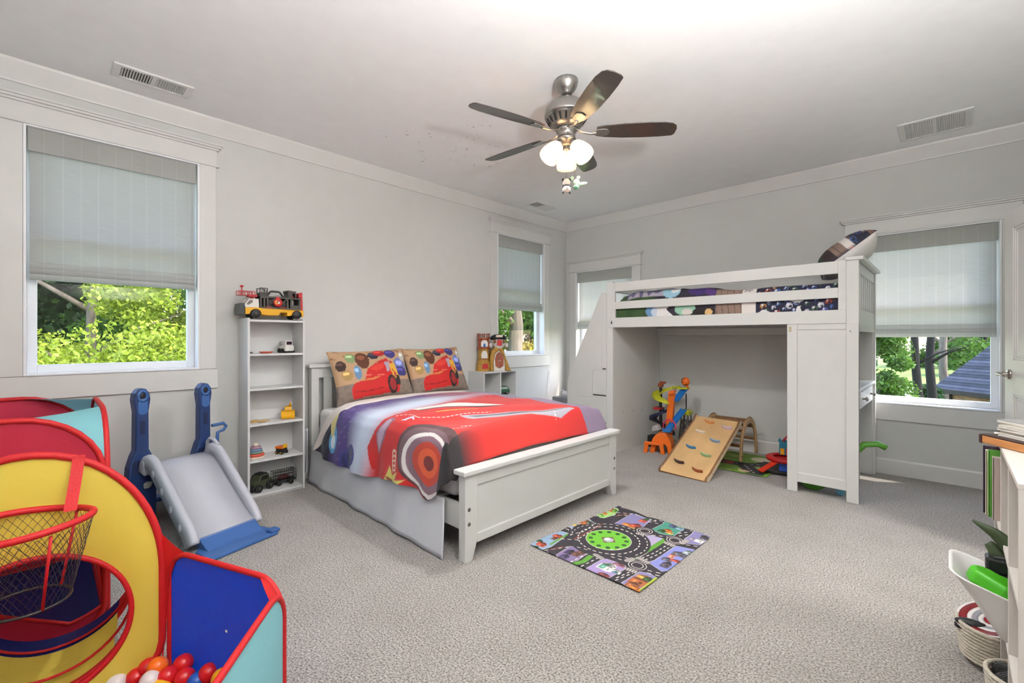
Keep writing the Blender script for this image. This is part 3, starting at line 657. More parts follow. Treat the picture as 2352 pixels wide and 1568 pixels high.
bb('footboard_rail', MB().box(FX0+.01, FX1-.006, BY0+fp, BY1-fp, .405, .475))
bb('footboard_rail', MB().box(FX0+.01, FX1-.006, BY0+fp, BY1-fp, .085, .135))
bb('footboard_panel', MB().box(FX0+.016, FX1-.018, BY0+fp, BY1-fp, .13, .41), .001)
for y in (BY0+.02, BY1-.045): bb('side_rail', MB().box(BX0+.055, FX0, y, y+.025, .16, .30), .003)
for k in range(5): bb('support_slat', MB().box(.3+.36*k, .39+.36*k, BY0+.045, BY1-.045, .27, .29), .002)
M_sheet = mat('white_sheet', (226, 223, 221), .9, bump=.25, bscale=25, sheen=.2)
mt = MB(); mt.box(.125, 1.985, BY0+.05, BY1-.05, .30, .615)
mo_ = mt.build('mattress', M_sheet, bevel=.05, seg=5); tag(mo_, 'white sheeted mattress on the white panel bed', 'mattress')
# bed skirt
def skirt_f(u, v):
    x = .13+1.83*u; wv = .007*math.sin(x*11)+.005*math.sin(x*23+1)
    fl = .03+.05*u**3
    return (x+.06*(1-v)*u**6, BY0-.012+(wv-fl*.6-.016)*(1-v)**1.2+.004, .010+.305*v+.004*math.sin(x*9)*(1-v))
sk = MB(); sk.grid(skirt_f, 120, 12)
sko = sk.build('bed_skirt', mat('skirt_cotton', (222, 222, 226), .95, transl=.15, bump=.15, bscale=30), solid=.003); tag(sko, 'long white bed skirt hanging along the side of the car bed', 'bed skirt')
def flap_f(u, v):
    a = u*PI*1.3; return (.06+.10*math.sin(a)*(1-.35*v)+.02, BY0-.03-.10*u*(1-.55*v)-.02*math.sin(8*u)*(1-v), .10+.36*v+.03*u*(1-v))
fl = MB(); fl.grid(flap_f, 24, 16)
fo = fl.build('gathered_sheet_corner', MATS['skirt_cotton'], solid=.003); tag(fo, 'crumpled white cloth corner bunched against the headboard post', 'cloth')

# duvet: unfolded grid, a along the bed (head to foot), s across (near hem to far hem)
def duvet():
    na, ns_ = 440, 500
    prof = [(-3.725, .27), (-3.722, .40), (-3.715, .52), (-3.70, .60), (-3.66, .655), (-3.58, .682), (-3.3, .70), (-2.92, .705), (-2.55, .70), (-2.30, .684), (-2.18, .655), (-2.125, .59), (-2.11, .45)]
    pr = np.array(prof); d = np.r_[0, np.cumsum(np.hypot(*np.diff(pr, axis=0).T))]; S = d[-1]
    sv = np.linspace(0, S, ns_+1); y0 = np.interp(sv, d, pr[:, 0]); z0 = np.interp(sv, d, pr[:, 1])
    k = np.ones(9)/9
    pad = lambda q: np.convolve(np.r_[[q[0]]*4, q, [q[-1]]*4], k, 'valid')
    y0, z0 = pad(y0), pad(z0)
    hang = np.clip((.62-z0)/.34, 0, 1)*(sv < S/2)
    xh = np.interp(sv, [0, .2, .42, .8, 1.2, 1.6, S], [.25, .34, .47, .42, .36, .36, .40])      # head edge
    xf = np.interp(sv, [0, .06, .2, .36, .42, S], [1.80, 1.93, 2.03, 2.055, 2.06, 2.06])           # foot edge
    A, Sg = np.meshgrid(np.linspace(0, 1, na+1), sv); X = xh[:, None]+(xf-xh)[:, None]*A
    Y = np.repeat(y0[:, None], na+1, 1); Z = np.repeat(z0[:, None], na+1, 1); Hg = np.repeat(hang[:, None], na+1, 1)
    wr = smoothnoise(X*8, Sg*6, 3)*.010+smoothnoise(X*22, Sg*12, 5, 2)*.0035
    Z = Z+wr*(1-Hg)+.012*np.sin(np.pi*A)*(1-Hg)
    Y = Y-Hg*(.016*np.sin(X*13+.8)+.010*np.sin(X*29)+.012)*np.clip(Hg*1.4, 0, 1)+wr*Hg
    # hem height along the bed
    Z = Z+Hg*(.02*np.sin(X*5+1)+np.interp(X, [.25, .7, 1.2, 1.6, 1.75, 1.85, 2.05], [.02, .0, -.01, .035, .05, .0, .06]))*Hg
    # roll of the turned-back edge at the head, drop behind the footboard at the foot
    t = np.clip((X-xh[:, None])/.05, 0, 1); Z = Z-(1-np.sqrt(1-(1-t)**2+1e-9))*.05*(1-Hg*.7)
    fold = np.exp(-((X-xh[:, None]-.20)/.016)**2); Z = Z-fold*.014*(1-Hg); Y = Y+fold*.006*Hg
    e = np.clip((X-(xf[:, None]-.09))/.09, 0, 1)*(1-Hg); Z = Z-e**2.2*.19
    # ---- print (generic red, purple and white racing pattern)
    p = Paint(A, Sg, (196, 36, 34)); U = X; p.u = U; p.v = Sg
    glow = np.clip((1.22-U+.12*np.sin(Sg*3))/.22, 0, 1); p.put(glow, (206, 214, 234)); p.put(np.clip(glow*1.0-.2, 0, 1), (214, 224, 240))
    pur = np.clip((.98-U+.05*np.sin(Sg*4))/.22, 0, 1); p.put(pur, (86, 66, 136)); p.put(np.clip((.74-U)/.15, 0, 1)*(Sg < .9), (66, 50, 112))
    p.put(np.clip((Sg-1.0)/.4, 0, 1)*np.clip((1.15-U)/.3, 0, 1), (158, 84, 104)); p.put((Sg > 1.62).astype(float)*.85, (120, 124, 150))
    p.put(((smoothnoise(U*120, Sg*140, 9, 3) > .75)*.16)*(U < 1.2), (230, 230, 250))
    # red body sweep
    p.poly([(1.20, .06), (1.14, .20), (1.22, .36), (1.28, .50), (1.24, .72), (1.30, .98), (1.52, 1.22), (1.80, 1.50), (2.1, 1.66), (2.1, -.1), (1.6, -.05)], (200, 32, 30))
    p.poly([(1.24, .62), (1.26, .95), (1.42, 1.15), (1.56, 1.26), (1.5, 1.06), (1.36, .84), (1.32, .64)], (224, 218, 210))
    p.poly([(1.31, .64), (1.34, .86), (1.46, 1.06), (1.56, 1.26), (1.5, 1.04), (1.37, .83), (1.33, .63)], (70, 40, 40))
    p.put(np.clip((U-1.45)/.5, 0, 1)*np.clip(1-np.abs(Sg-.9)/.7, 0, 1)*.6*(U > 1.35), (226, 58, 44))
    p.poly([(1.66, .72), (1.76, .92), (1.86, 1.16), (1.93, 1.42), (1.99, 1.56), (2.02, 1.36), (1.99, 1.12), (1.90, .90), (1.78, .74)], (168, 164, 172))        # grey sweep
    p.poly([(1.70, .76), (1.82, .98), (1.91, 1.26), (1.97, 1.52), (1.955, 1.26), (1.87, 1.0), (1.76, .80)], (86, 82, 90))
    p.line([(1.5, .50), (1.62, .62), (1.66, .80), (1.72, .95)], .012, (246, 226, 220), (.02, .012)); p.line([(1.82, .44), (1.9, .5), (1.93, .6), (1.88, .56)], .007, (246, 226, 220), (.016, .01))
    p.line([(1.9, 1.28), (1.97, 1.34), (2.02, 1.3)], .008, (246, 226, 220), (.016, .01))
    p.poly([(1.48, .66), (1.53, .84), (1.57, .98), (1.545, .98), (1.5, .84), (1.46, .68)], (222, 170, 70)); p.line([(1.52, .82), (1.555, .96)], .012, (90, 40, 40), (.014, .01))
    # side window, glint and wheel
    p.poly([(1.22, .30), (1.30, .44), (1.36, .42), (1.33, .26), (1.27, .16)], (150, 104, 120)); p.poly([(1.24, .30), (1.30, .42), (1.34, .40), (1.31, .27), (1.27, .18)], (186, 160, 180))
    p.poly([(1.42, .42), (1.46, .50), (1.52, .46), (1.47, .47), (1.46, .43)], (190, 196, 214)); p.line([(1.30, .46), (1.40, .52), (1.5, .5)], .012, (240, 214, 206), (.018, .014))
    p.line([(1.50, .03), (1.48, .12), (1.47, .2)], .05, (226, 196, 170)); p.line([(1.50, .03), (1.48, .12), (1.47, .2)], .03, (206, 70, 60), (.02, .012))
    wx, ws = 1.80, .25
    p.disc(wx, ws, .30, (84, 52, 54), .24); p.disc(wx-.02, ws-.01, .26, (112, 84, 90), .20); p.disc(wx+.0, ws-.04, .235, (230, 222, 218), .185); p.disc(wx+.01, ws-.04, .205, (132, 100, 112), .16)
    p.disc(wx+.02, ws-.035, .15, (196, 60, 36), .12); p.disc(wx+.03, ws-.03, .10, (226, 92, 48), .08); p.disc(wx+.04, ws-.03, .05, (120, 36, 30), .04)
    p.put(((U > 1.95) & (Sg < .36)).astype(float), (34, 30, 32)); p.put(((U > 1.985) & (Sg < .62) & (Sg >= .3)).astype(float)*np.clip((.62-Sg)/.2, 0, 1), (40, 32, 34))
    # yellow burst by the hem, navy corner with turquoise patches at the head
    p.poly([(1.36, .02), (1.42, .13), (1.46, .06), (1.54, .10), (1.52, .04), (1.64, .06), (1.55, -.02), (1.4, -.02)], (206, 66, 60))
    p.poly([(1.38, .0), (1.43, .11), (1.465, .045), (1.54, .085), (1.51, .02), (1.62, .045), (1.54, -.02), (1.4, -.02)], (226, 210, 110)); p.line([(1.41, .02), (1.47, .0)], .02, (150, 60, 50))
    p.put(np.clip((.60-U)/.05, 0, 1)*(Sg < .48), (20, 22, 44)); p.disc(.60, .17, .055, (96, 170, 220), .10); p.disc(.60, .15, .03, (230, 240, 246), .05); p.disc(.58, .30, .04, (220, 206, 140), .12)
    for k in range(3): p.disc(.78+.06*k, .05+.03*k, .07, (70, 72, 150), .07, rin=.72); p.disc(.78+.06*k, .05+.03*k, .05, (36, 40, 96), .05, a=.8)
    p.put(((smoothnoise(U*14+2, Sg*10, 4) > .7) & (U < .56) & (Sg > .5) & (Sg < 1.1)).astype(float), (216, 140, 90))
    # white turned-back reverse side
    bw = np.interp(Sg, [0, .1, .42, 1, 2.6], [.04, .10, .19, .19, .18]); p.put((X-xh[:, None] < bw).astype(float), (232, 220, 214))
    V = np.stack([X, Y, Z], -1).reshape(-1, 3)
    o = npmesh('duvet', V, gridF(na, ns_), vcmat('duvet_cotton', .75, bump=.12, bscale=240, sheen=.15), col=p.c.reshape(-1, 3))
    m = o.modifiers.new('solidify', 'SOLIDIFY'); m.thickness = .006; m.offset = -1
    tag(o, 'red purple and white printed duvet spread over the bed', 'duvet')
duvet()
M_pprint = vcmat('pillow_cotton', .75, bump=.1, bscale=240); M_pback = mat('pillow_white', (230, 226, 222), .85)
def pillow(name, label, M, w, hh, th, paint, cat='pillow', group=None, n=90, mback=None):
    nu, nv = n, int(n*.66); u, v = np.meshgrid(np.linspace(-1, 1, nu+1), np.linspace(-1, 1, nv+1))
    e = np.clip((1-np.abs(u)**2.6)*(1-np.abs(v)**2.6), 0, 1)**.5
    pin = 1-.07*(1-u**2)*np.abs(v)**3; pin2 = 1-.06*(1-v**2)*np.abs(u)**3
    x = u*w/2*pin2; y = v*hh/2*pin; z = th/2*e+.008*smoothnoise(u*6, v*5, 8)*e
    p = Paint(u, v, (186, 150, 116)); paint(p)
    F = gridF(nu, nv); Vf = np.stack([x, y, z], -1).reshape(-1, 3); Vb = np.stack([x, y, -z*.8], -1).reshape(-1, 3)
    Vs = np.concatenate([Vf, Vb]); Fs = np.concatenate([F, F[:, ::-1]+len(Vf)])
    R = np.array(M.to_3x3()); V = Vs @ R.T+np.array(M.translation)
    c = p.c.reshape(-1, 3); cb_ = np.tile(np.array(lin((230, 226, 222))), (len(Vb), 1))
    o = npmesh(name, V, Fs, M_pprint, col=np.concatenate([c, cb_])); tag(o, label, cat, group); return o
def redpaint(p):
    u, v = p.u, p.v
    p.put((smoothnoise(u*26, v*20, 2) > .5).astype(float)*(v > .6), (150, 112, 82)); p.put((v < -.35).astype(float), (134, 118, 106)); p.put((smoothnoise(u*30, v*30, 6) > .3).astype(float)*(v < -.35)*.5, (110, 96, 88))
    for x, y, r, ry, c in ((-.82, .35, .12, .2, (60, 40, 34)), (-.55, .62, .13, .2, (128, 150, 104)), (-.28, .5, .17, .34, (92, 50, 30)), (-.72, -.02, .13, .2, (168, 136, 82)), (-.46, .05, .09, .26, (104, 136, 168)), (.02, .66, .14, .16, (46, 44, 62)), (.2, .78, .16, .16, (176, 44, 40)), (.5, .72, .16, .2, (62, 56, 118)), (.72, .2, .2, .34, (112, 124, 176)), (.7, -.02, .2, .2, (58, 56, 120)), (.86, .6, .1, .2, (196, 190, 176))):
        p.disc(x, y, r, c, ry); p.disc(x-.02, y+ry*.35, r*.6, tuple(min(255, int(q*1.35)+20) for q in c), ry*.3)
    p.poly([(-.66, -.88), (-.68, -.55), (-.6, -.34), (-.32, -.22), (-.2, .16), (.02, .34), (.3, .42), (.46, .40), (.56, .1), (.6, -.4), (.52, -.8)], (198, 34, 32))
    p.poly([(.0, .38), (.36, .52), (.40, .30), (.2, .36)], (190, 40, 36)); p.poly([(-.16, .14), (.02, .28), (.24, .34), (.22, .14), (.0, .04)], (216, 60, 48))
    p.poly([(.26, .36), (.42, .36), (.36, .02), (.28, .0)], (176, 160, 176)); p.poly([(.38, .3), (.54, .3), (.58, -.2), (.42, -.4)], (222, 168, 60)); p.poly([(.44, .1), (.52, -.1), (.46, -.3)], (170, 50, 60))
    p.disc(.36, -.5, .13, (40, 32, 34), .36); p.disc(.37, -.5, .09, (150, 40, 40), .25); p.disc(.54, -.36, .06, (44, 36, 38), .2)
    p.line([(-.6, -.62), (-.3, -.66), (.1, -.6)], .05, (150, 22, 24)); p.poly([(-.52, -.28), (-.2, -.2), (.1, -.16), (-.1, -.26)], (206, 130, 70)); p.put(((v+.1*u > -.12) & (v+.1*u < -.1) & (u > -.4) & (u < .2)).astype(float), (230, 120, 100))
def pm(cx, cy, cz, lean, yaw, roll=0):   # pillow face toward +X, leaning back on the headboard
    return Matrix.Translation((cx, cy, cz)) @ Matrix.Rotation(math.radians(yaw), 4, 'Z') @ frame((0, 0, 0), (0, 1, 0), (-math.sin(math.radians(lean)), 0, math.cos(math.radians(lean))), (math.cos(math.radians(lean)), 0, math.sin(math.radians(lean)))) @ Matrix.Rotation(math.radians(roll), 4, 'Z')
pillow('bed_pillow', 'red and brown printed pillow at the bookcase side of the bed', pm(.245, -3.20, .882, 24, 0, 1.5), .76, .50, .17, redpaint, group='printed pillows on the bed')
pillow('bed_pillow', 'red and brown printed pillow at the toy castle side of the bed', pm(.225, -2.475, .89, 24, 0, 1.0), .70, .50, .17, redpaint, group='printed pillows on the bed')

# ================================================================== white loft bed with stairs and desk
LX0, LX1, LY0, LY1 = 1.39, 3.532, -1.114, -.06
loft = thing('loft_bed', 'white wooden loft bed with guard rails, storage stairs and built in desk', 'loft bed', ((LX0+LX1)/2, (LY0+LY1)/2, 0))
def lb(name, mb, bev=.003, m=M_white, par=loft, label=None): return mb.build(name, m, par, bevel=bev, world=True, label=label)
PT = .045
for x0, x1, ys in ((LX0, LX0+.075, (LY0, LY1-PT)), (LX1-.075, LX1, (LY0, LY1-PT))):
    for y in ys: lb('post', MB().box(x0, x1, y, y+PT, 0, 1.815))
# front guard rail
fy0, fy1 = LY0-.002, LY0+.022
lb('guard_upright', MB().box(LX0+.075, LX0+.10, fy0, fy1, 1.43, 1.80)); lb('guard_upright', MB().box(LX1-.125, LX1-.075, fy0, fy1, 1.43, 1.80))
for z0, z1 in ((1.705, 1.80), (1.522, 1.60)): lb('guard_rail', MB().box(LX0+.10, LX1-.125, fy0, fy1, z0, z1))
lb('bed_rail', MB().box(LX0+.03, LX1-.075, LY0-.004, LY0+.026, 1.33, 1.432))
kh = MB(); kh.cyl((LX0+.062, LY0-.0055, 1.378), (LX0+.062, LY0-.003, 1.378), .009, n=16); kh.box(LX0+.0585, LX0+.0655, LY0-.0055, LY0-.003, 1.378, 1.402); kh.build('keyhole_slot', M_black, loft, world=True)
# back rails and slatted ends
for z0, z1 in ((1.705, 1.80), (1.522, 1.60), (1.33, 1.432)): lb('back_rail', MB().box(LX0+.075, LX1-.075, LY1-.03, LY1-.005, z0, z1))
for xa in (LX0+.01, LX1-.035):
    lb('end_rail', MB().box(xa, xa+.025, LY0+PT, LY1-PT, 1.71, 1.79)); lb('end_rail', MB().box(xa, xa+.025, LY0+PT, LY1-PT, 1.27, 1.44))
    k = 8; sp = (LY1-LY0-2*PT)/k
    if xa > 3:
        for j in range(k): lb('end_slat', MB().box(xa+.006, xa+.019, LY0+PT+sp*(j+.22), LY0+PT+sp*(j+.78), 1.44, 1.71), .002)
lb('end_cap', MB().box(LX1-.08, LX1+.03, LY0-.012, LY1+.012, 1.795, 1.822), .005)
lb('bed_slats_board', MB().box(LX0+.06, LX1-.06, LY0+.03, LY1-.03, 1.385, 1.40))
lb('cross_rail', MB().box(LX0+.075, LX1-.075, LY1-.05, LY1-.03, 1.25, 1.33))
# inner side panel of the play space with pilot holes
lb('side_panel', MB().box(LX0+.05, LX0+.072, LY0+PT, LY1-PT, 0, 1.36), .001)
for px, py in ((1432, 945), (1456, 944), (1452, 941), (1452, 1019), (1475, 940), (1475, 944)):
    q = onx(px, py, LX0+.0725); MB().cyl((LX0+.0715, q.y, q.z), (LX0+.073, q.y, q.z), .005, n=10).build('screw_hole', M_gap, loft, world=True)
lb('bracket', MB().box(LX0+.075, LX0+.3, -.14, -.1, 1.30, 1.335), .002)
# cabinet panel at the desk end (framed)
px0, px1 = 3.07, LX1
lb('panel_stile', MB().box(px0, px0+.07, LY0, LY0+.03, 0, 1.33)); lb('panel_stile', MB().box(px1-.075, px1, LY0-.003, LY0+.03, 0, 1.33))
lb('panel_rail', MB().box(px0+.07, px1-.075, LY0+.002, LY0+.028, 1.285, 1.33)); lb('panel_rail', MB().box(px0+.07, px1-.075, LY0+.002, LY0+.028, .08, .155))
lb('panel_board', MB().box(px0+.065, px1-.07, LY0+.009, LY0+.02, .15, 1.29), .001)
for x, z in ((px1-.05, 1.27),): MB().cyl((x, LY0-.0045, z), (x, LY0-.001, z), .006, n=12).build('screw_cap', M_bolt, loft, world=True)
MB().box(3.085, 3.10, LY0-.004, LY0+.0, 1.27, 1.31).build('hook', mat('hook_brass', (196, 180, 140), .4, .6), loft, bevel=.003, world=True)
# desk across the far end, facing +X
lb('desk_back', MB().box(px0+.0, px0+.02, LY0+.03, LY1-.02, .03, 1.33), .001)
lb('desk_top', MB().box(px0+.02, LX1-.002, LY0+.03, LY1-PT, .815, .84))
lb('desk_shelf', MB().box(px0+.02, px0+.22, LY0+.03, LY1-PT, 1.10, 1.12))
lb('desk_side', MB().box(px0+.02, LX1-.02, LY1-PT-.02, LY1-PT-.002, 0, 1.30), .001)
lb('desk_apron', MB().box(LX1-.05, LX1-.03, LY0+.03, LY1-PT, .665, .815))
dr_ = lb('drawer', MB().box(LX1-.03, LX1-.008, LY0+.16, LY1-.16, .68, .805), .003)
for y in (-.36, -.82):
    kb = MB(); kb.lathe([(.001, 0), (.008, 0), (.007, .012), (.016, .02), (.018, .028), (.012, .034), (.001, .035)], 18, frame((LX1-.008, y, .745), (0, 1, 0), (0, 0, 1), (1, 0, 0))); k_ = kb.build('knob', M_nickel, dr_, world=True)
# storage stairs at the near-corner end (steps rise toward the bed, drawers under the steps)
SXL = .868
lb('stair_side', MB().prism([(SXL, 0), (LX0-.002, 0), (LX0-.002, 1.70), (1.32, 1.70), (SXL, .755)], LY0+.0, LY0+.022, frame((0, 0, 0), (1, 0, 0), (0, 0, 1), (0, -1, 0)) @ Matrix.Translation((0, 0, -2*LY0-.0-.022)) @ Matrix.Scale(1, 4)) if False else MB().add(
    [(x, y, z) for y in (LY0, LY0+.022) for x, z in ((SXL, 0), (LX0-.002, 0), (LX0-.002, 1.70), (1.32, 1.70), (SXL, .755))],
    [(0, 1, 2, 3, 4), (9, 8, 7, 6, 5), (0, 5, 6, 1), (1, 6, 7, 2), (2, 7, 8, 3), (3, 8, 9, 4), (4, 9, 5, 0)], False))
lb('stair_side', MB().add([(x, y, z) for y in (LY0+.47, LY0+.492) for x, z in ((SXL, 0), (LX0-.002, 0), (LX0-.002, 1.70), (1.32, 1.70), (SXL, .755))],
    [(0, 1, 2, 3, 4), (9, 8, 7, 6, 5), (0, 5, 6, 1), (1, 6, 7, 2), (2, 7, 8, 3), (3, 8, 9, 4), (4, 9, 5, 0)], False))
for k in range(5):
    z = .285*(k+1); x0 = SXL+.02+.105*k; lb('stair_tread', MB().box(x0, LX0-.01, LY0+.022, LY0+.47, z-.02, z), .002)
    lb('stair_riser', MB().box(x0, x0+.015, LY0+.022, LY0+.47, z-.285, z-.02), .001)
for xa, z0, z1 in ((1.072, .31, .575), (1.218, .60, .865), (1.338, .885, 1.14)):
    d_ = lb('stair_drawer', MB().box(xa, LX0-.004, LY0-.006, LY0+.006, z0+.012, z1), .002)
    MB().box(xa+.004, LX0-.006, LY0-.0075, LY0-.002, z0, z0+.0115).build('pull_gap', M_gap, d_, world=True)
    fr = MB(); fr.box(xa-.022, LX0-.002, LY0-.003, LY0+.002, z1+.004, z1+.03).box(xa-.022, xa-.004, LY0-.003, LY0+.002, z0, z1+.004); lb('drawer_frame', fr, .001)

# mattress and printed quilt on the loft
mm = MB().box(LX0+.08, LX1-.085, LY0+.035, LY1-.035, 1.402, 1.56).build('loft_mattress', M_sheet, bevel=.03, seg=4); tag(mm, 'thin white mattress on the loft bed', 'mattress')
def loft_quilt():
    na, ns_ = 420, 130
    prof = np.array([(LY0+.029, 1.405), (LY0+.028, 1.50), (LY0+.032, 1.585), (LY0+.07, 1.64), (LY0+.2, 1.655), (-.5, 1.65), (-.12, 1.62), (-.098, 1.56)])
    d = np.r_[0, np.cumsum(np.hypot(*np.diff(prof, axis=0).T))]; sv = np.linspace(0, d[-1], ns_+1)
    y0 = np.interp(sv, d, prof[:, 0]); z0 = np.interp(sv, d, prof[:, 1])
    A, Sg = np.meshgrid(np.linspace(0, 1, na+1), sv); X = LX0+.095+A*(LX1-.1-LX0-.11)
    hump = np.interp(X, [1.48, 1.55, 1.66, 2.0, 2.4, 2.62, 3.4], [-.05, .0, .05, .055, .03, .0, .0])*np.clip((z0[:, None]-1.5)/.12, 0, 1)
    wr = (smoothnoise(X*12, Sg*9, 21)*.016*(X < 2.5)+smoothnoise(X*8, Sg*6, 22)*.005)*np.clip((Sg-.12)/.08, 0, 1)
    Y = np.repeat(y0[:, None], na+1, 1)+.004*(smoothnoise(X*10, Sg*4, 25))*(Sg < .2)+.004; Z = np.repeat(z0[:, None], na+1, 1)+hump+wr
    p = Paint(X, Sg, (44, 40, 52))
    g = np.clip((1.86-X+.1*np.sin(Sg*12))/.1, 0, 1); p.put(g, (58, 84, 46)); p.put(g*(smoothnoise(X*40, Sg*40, 31) > .2)*.5, (40, 62, 36))
    p.put(((X > 1.62) & (X < 2.1) & (Sg > .19)).astype(float), (164, 156, 170)); p.put(((smoothnoise(X*22, Sg*16, 33) > .35) & (X > 1.6) & (X < 2.1) & (Sg > .19)).astype(float), (96, 92, 124)); p.put(((smoothnoise(X*16+3, Sg*20, 35) > .6) & (X > 1.6) & (X < 2.0) & (Sg > .19)).astype(float), (190, 166, 140))
    for x, s, r, ry, c in ((1.92, .08, .1, .07, (110, 150, 190)), (1.94, .07, .06, .05, (196, 206, 218)), (2.08, .22, .09, .05, (150, 190, 206)), (2.12, .25, .05, .04, (232, 236, 238)), (2.22, .09, .10, .06, (150, 196, 170)), (2.24, .06, .05, .03, (214, 206, 196)), (2.34, .23, .1, .05, (64, 44, 104)), (2.45, .22, .05, .04, (86, 54, 120)), (2.4, .05, .11, .05, (36, 30, 30)), (2.44, .05, .035, .03, (216, 176, 120))): p.disc(x, s, r, c, ry)
    t_ = ((X > 2.5) & (X < 2.72)).astype(float); p.put(t_, (142, 118, 104)); p.put(t_*(np.abs(np.sin(X*60+Sg*6)) < .15), (84, 66, 60)); p.put(((X > 2.6) & (X < 2.7) & (Sg > .25)).astype(float), (120, 52, 40))
    p.put(((X > 2.72) & (X < 2.83)).astype(float), (222, 214, 208)); p.put(((X > 2.735) & (X < 2.8) & (Sg > .22) & (Sg < .32) & ((np.floor(X*60)+np.floor(Sg*70)) % 2 > 0)).astype(float), (46, 46, 50))
    z_ = X > 2.83; p.put(z_.astype(float), (34, 34, 58)); rr = random.Random(5)
    for k in range(120):
        x = 2.86+.54*((k*.618) % 1)+rr.uniform(-.01, .01); s = .015+.62*(k/120); r = rr.uniform(.013, .026); c = rr.choice([(66, 96, 160), (150, 60, 50), (60, 90, 70), (190, 190, 200), (170, 120, 70), (96, 60, 60), (70, 80, 150), (120, 140, 180)])
        p.disc(x, s, r, c, r*.9); p.disc(x+r*.3, s-r*.3, r*.45, (26, 24, 36)); p.disc(x-r*.3, s+r*.4, r*.35, (226, 222, 224))
    o = npmesh('loft_quilt', np.stack([X, Y, Z], -1).reshape(-1, 3), gridF(na, ns_), vcmat('quilt_cotton', .8, bump=.1), col=p.c.reshape(-1, 3))
    m = o.modifiers.new('solidify', 'SOLIDIFY'); m.thickness = .004; m.offset = -1
    tag(o, 'multicoloured sports print quilt rumpled on the loft bed', 'quilt')
loft_quilt()
def sportpaint(p):
    p.c[:] = lin((40, 40, 58)); rr = random.Random(9)
    for k in range(60):
        x, y, r = rr.uniform(-1, 1), rr.uniform(.2, 1), rr.uniform(.05, .1); p.disc(x, y, r, rr.choice([(70, 96, 150), (170, 60, 60), (150, 110, 90), (200, 200, 210)])); p.disc(x+.02, y, r*.5, (28, 26, 40))
    p.rect(-1, 1, .08, .3, (226, 220, 214)); p.rect(-1, 1, -.3, .08, (140, 116, 104)); p.put(((np.abs(np.sin(p.v*40)) < .2) & (p.v > -.3) & (p.v < .08)).astype(float), (96, 78, 70)); p.rect(-1, 1, -.65, -.3, (48, 34, 36)); p.rect(-1, 1, -1, -.65, (38, 56, 44)); p.rect(-1, 1, -1, -.9, (120, 160, 180))
Mp = Matrix.Translation((3.40, -.66, 1.885)) @ Matrix.Rotation(math.radians(8), 4, 'Z') @ frame((0, 0, 0), (0, -1, 0), (math.cos(math.radians(38)), 0, math.sin(math.radians(38))), (-math.sin(math.radians(38)), 0, math.cos(math.radians(38))))
pillow('loft_pillow', 'white backed sports print pillow propped at the head of the loft bed', Mp, .62, .46, .27, sportpaint)

# ================================================================== narrow bookcase and its toys
M_lam = mat('white_laminate', (216, 215, 214), .5, var=.01)
BCX, BCY0, BCY1 = .24, -4.215, -3.797
bc = thing('bookcase', 'tall narrow white bookcase with five open compartments', 'bookcase', (BCX/2, (BCY0+BCY1)/2, 0))
BZ = [.03, .29, .565, .835, 1.10, 1.36]
for y in (BCY0, BCY1-.016):
    for z0, z1 in ((0, .828), (.8285, 1.372)): MB().box(.004, BCX, y, y+.016, z0, z1).build('side', M_lam, bc, bevel=.0015, world=True)
for k, z in enumerate(BZ): MB().box(.012, BCX-.002, BCY0+.016, BCY1-.016, z-.016, z).build('shelf', M_lam, bc, bevel=.001, world=True)
MB().box(.004, .012, BCY0+.016, BCY1-.016, .015, 1.36).build('back_panel', M_lam, bc, world=True)
MB().box(BCX-.03, BCX-.012, BCY0+.016, BCY1-.016, 0, .014).build('plinth', M_lam, bc, world=True)

PL = {}
def pc(name, col, rough=.4, **k): return mat('plastic_'+name, col, rough, **k)
P_y = pc('yellow', (232, 172, 22)); P_gr = pc('grey', (70, 66, 60), .55); P_rd = pc('red', (186, 28, 32)); P_wh = pc('white', (224, 220, 214)); P_bk = pc('black', (26, 25, 25), .5)
P_or = pc('orange', (238, 112, 30)); P_bl = pc('blue', (34, 118, 196)); P_nv = pc('navy', (24, 34, 66)); P_lm = pc('lime', (196, 196, 44)); P_tl = pc('teal', (40, 122, 150)); P_gn = pc('green', (92, 160, 52)); P_sk = pc('sky', (112, 182, 204)); P_br = pc('brown', (150, 74, 44)); P_gd = pc('gold', (176, 134, 56), .6, var=.25, vscale=30, bump=.8, bscale=60); P_sg = pc('silver', (168, 166, 164), .45); P_og = pc('olive', (62, 66, 46), .6); P_pk = pc('mauve', (176, 140, 156), .6); P_aq = pc('seafoam', (118, 150, 140), .6); P_sb = pc('slate_blue', (122, 140, 170), .6); P_cr = pc('cream', (230, 214, 192), .6); P_co = pc('coral', (206, 92, 70), .6)
def wheel(par, c, r, w, axis, name='wheel', m=None, hub=None):
    a = Vector(axis).normalized(); q = a.to_track_quat('Z', 'Y').to_matrix().to_4x4(); Mw = Matrix.Translation(Vector(c)) @ q
    o = MB().lathe([(.001, -w/2), (r*.5, -w/2), (r*.6, -w/2+w*.1), (r*.85, -w/2), (r, -w/2+w*.2), (r, w/2-w*.2), (r*.85, w/2), (r*.6, w/2-w*.1), (r*.5, w/2), (.001, w/2)], 20, Mw).build(name, m or P_bk, par)
    if hub: MB().lathe([(.001, w/2-.001), (r*.4, w/2-.001), (r*.34, w/2+.003), (.001, w/2+.004)], 14, Mw).build('hub', hub, o)
    return o
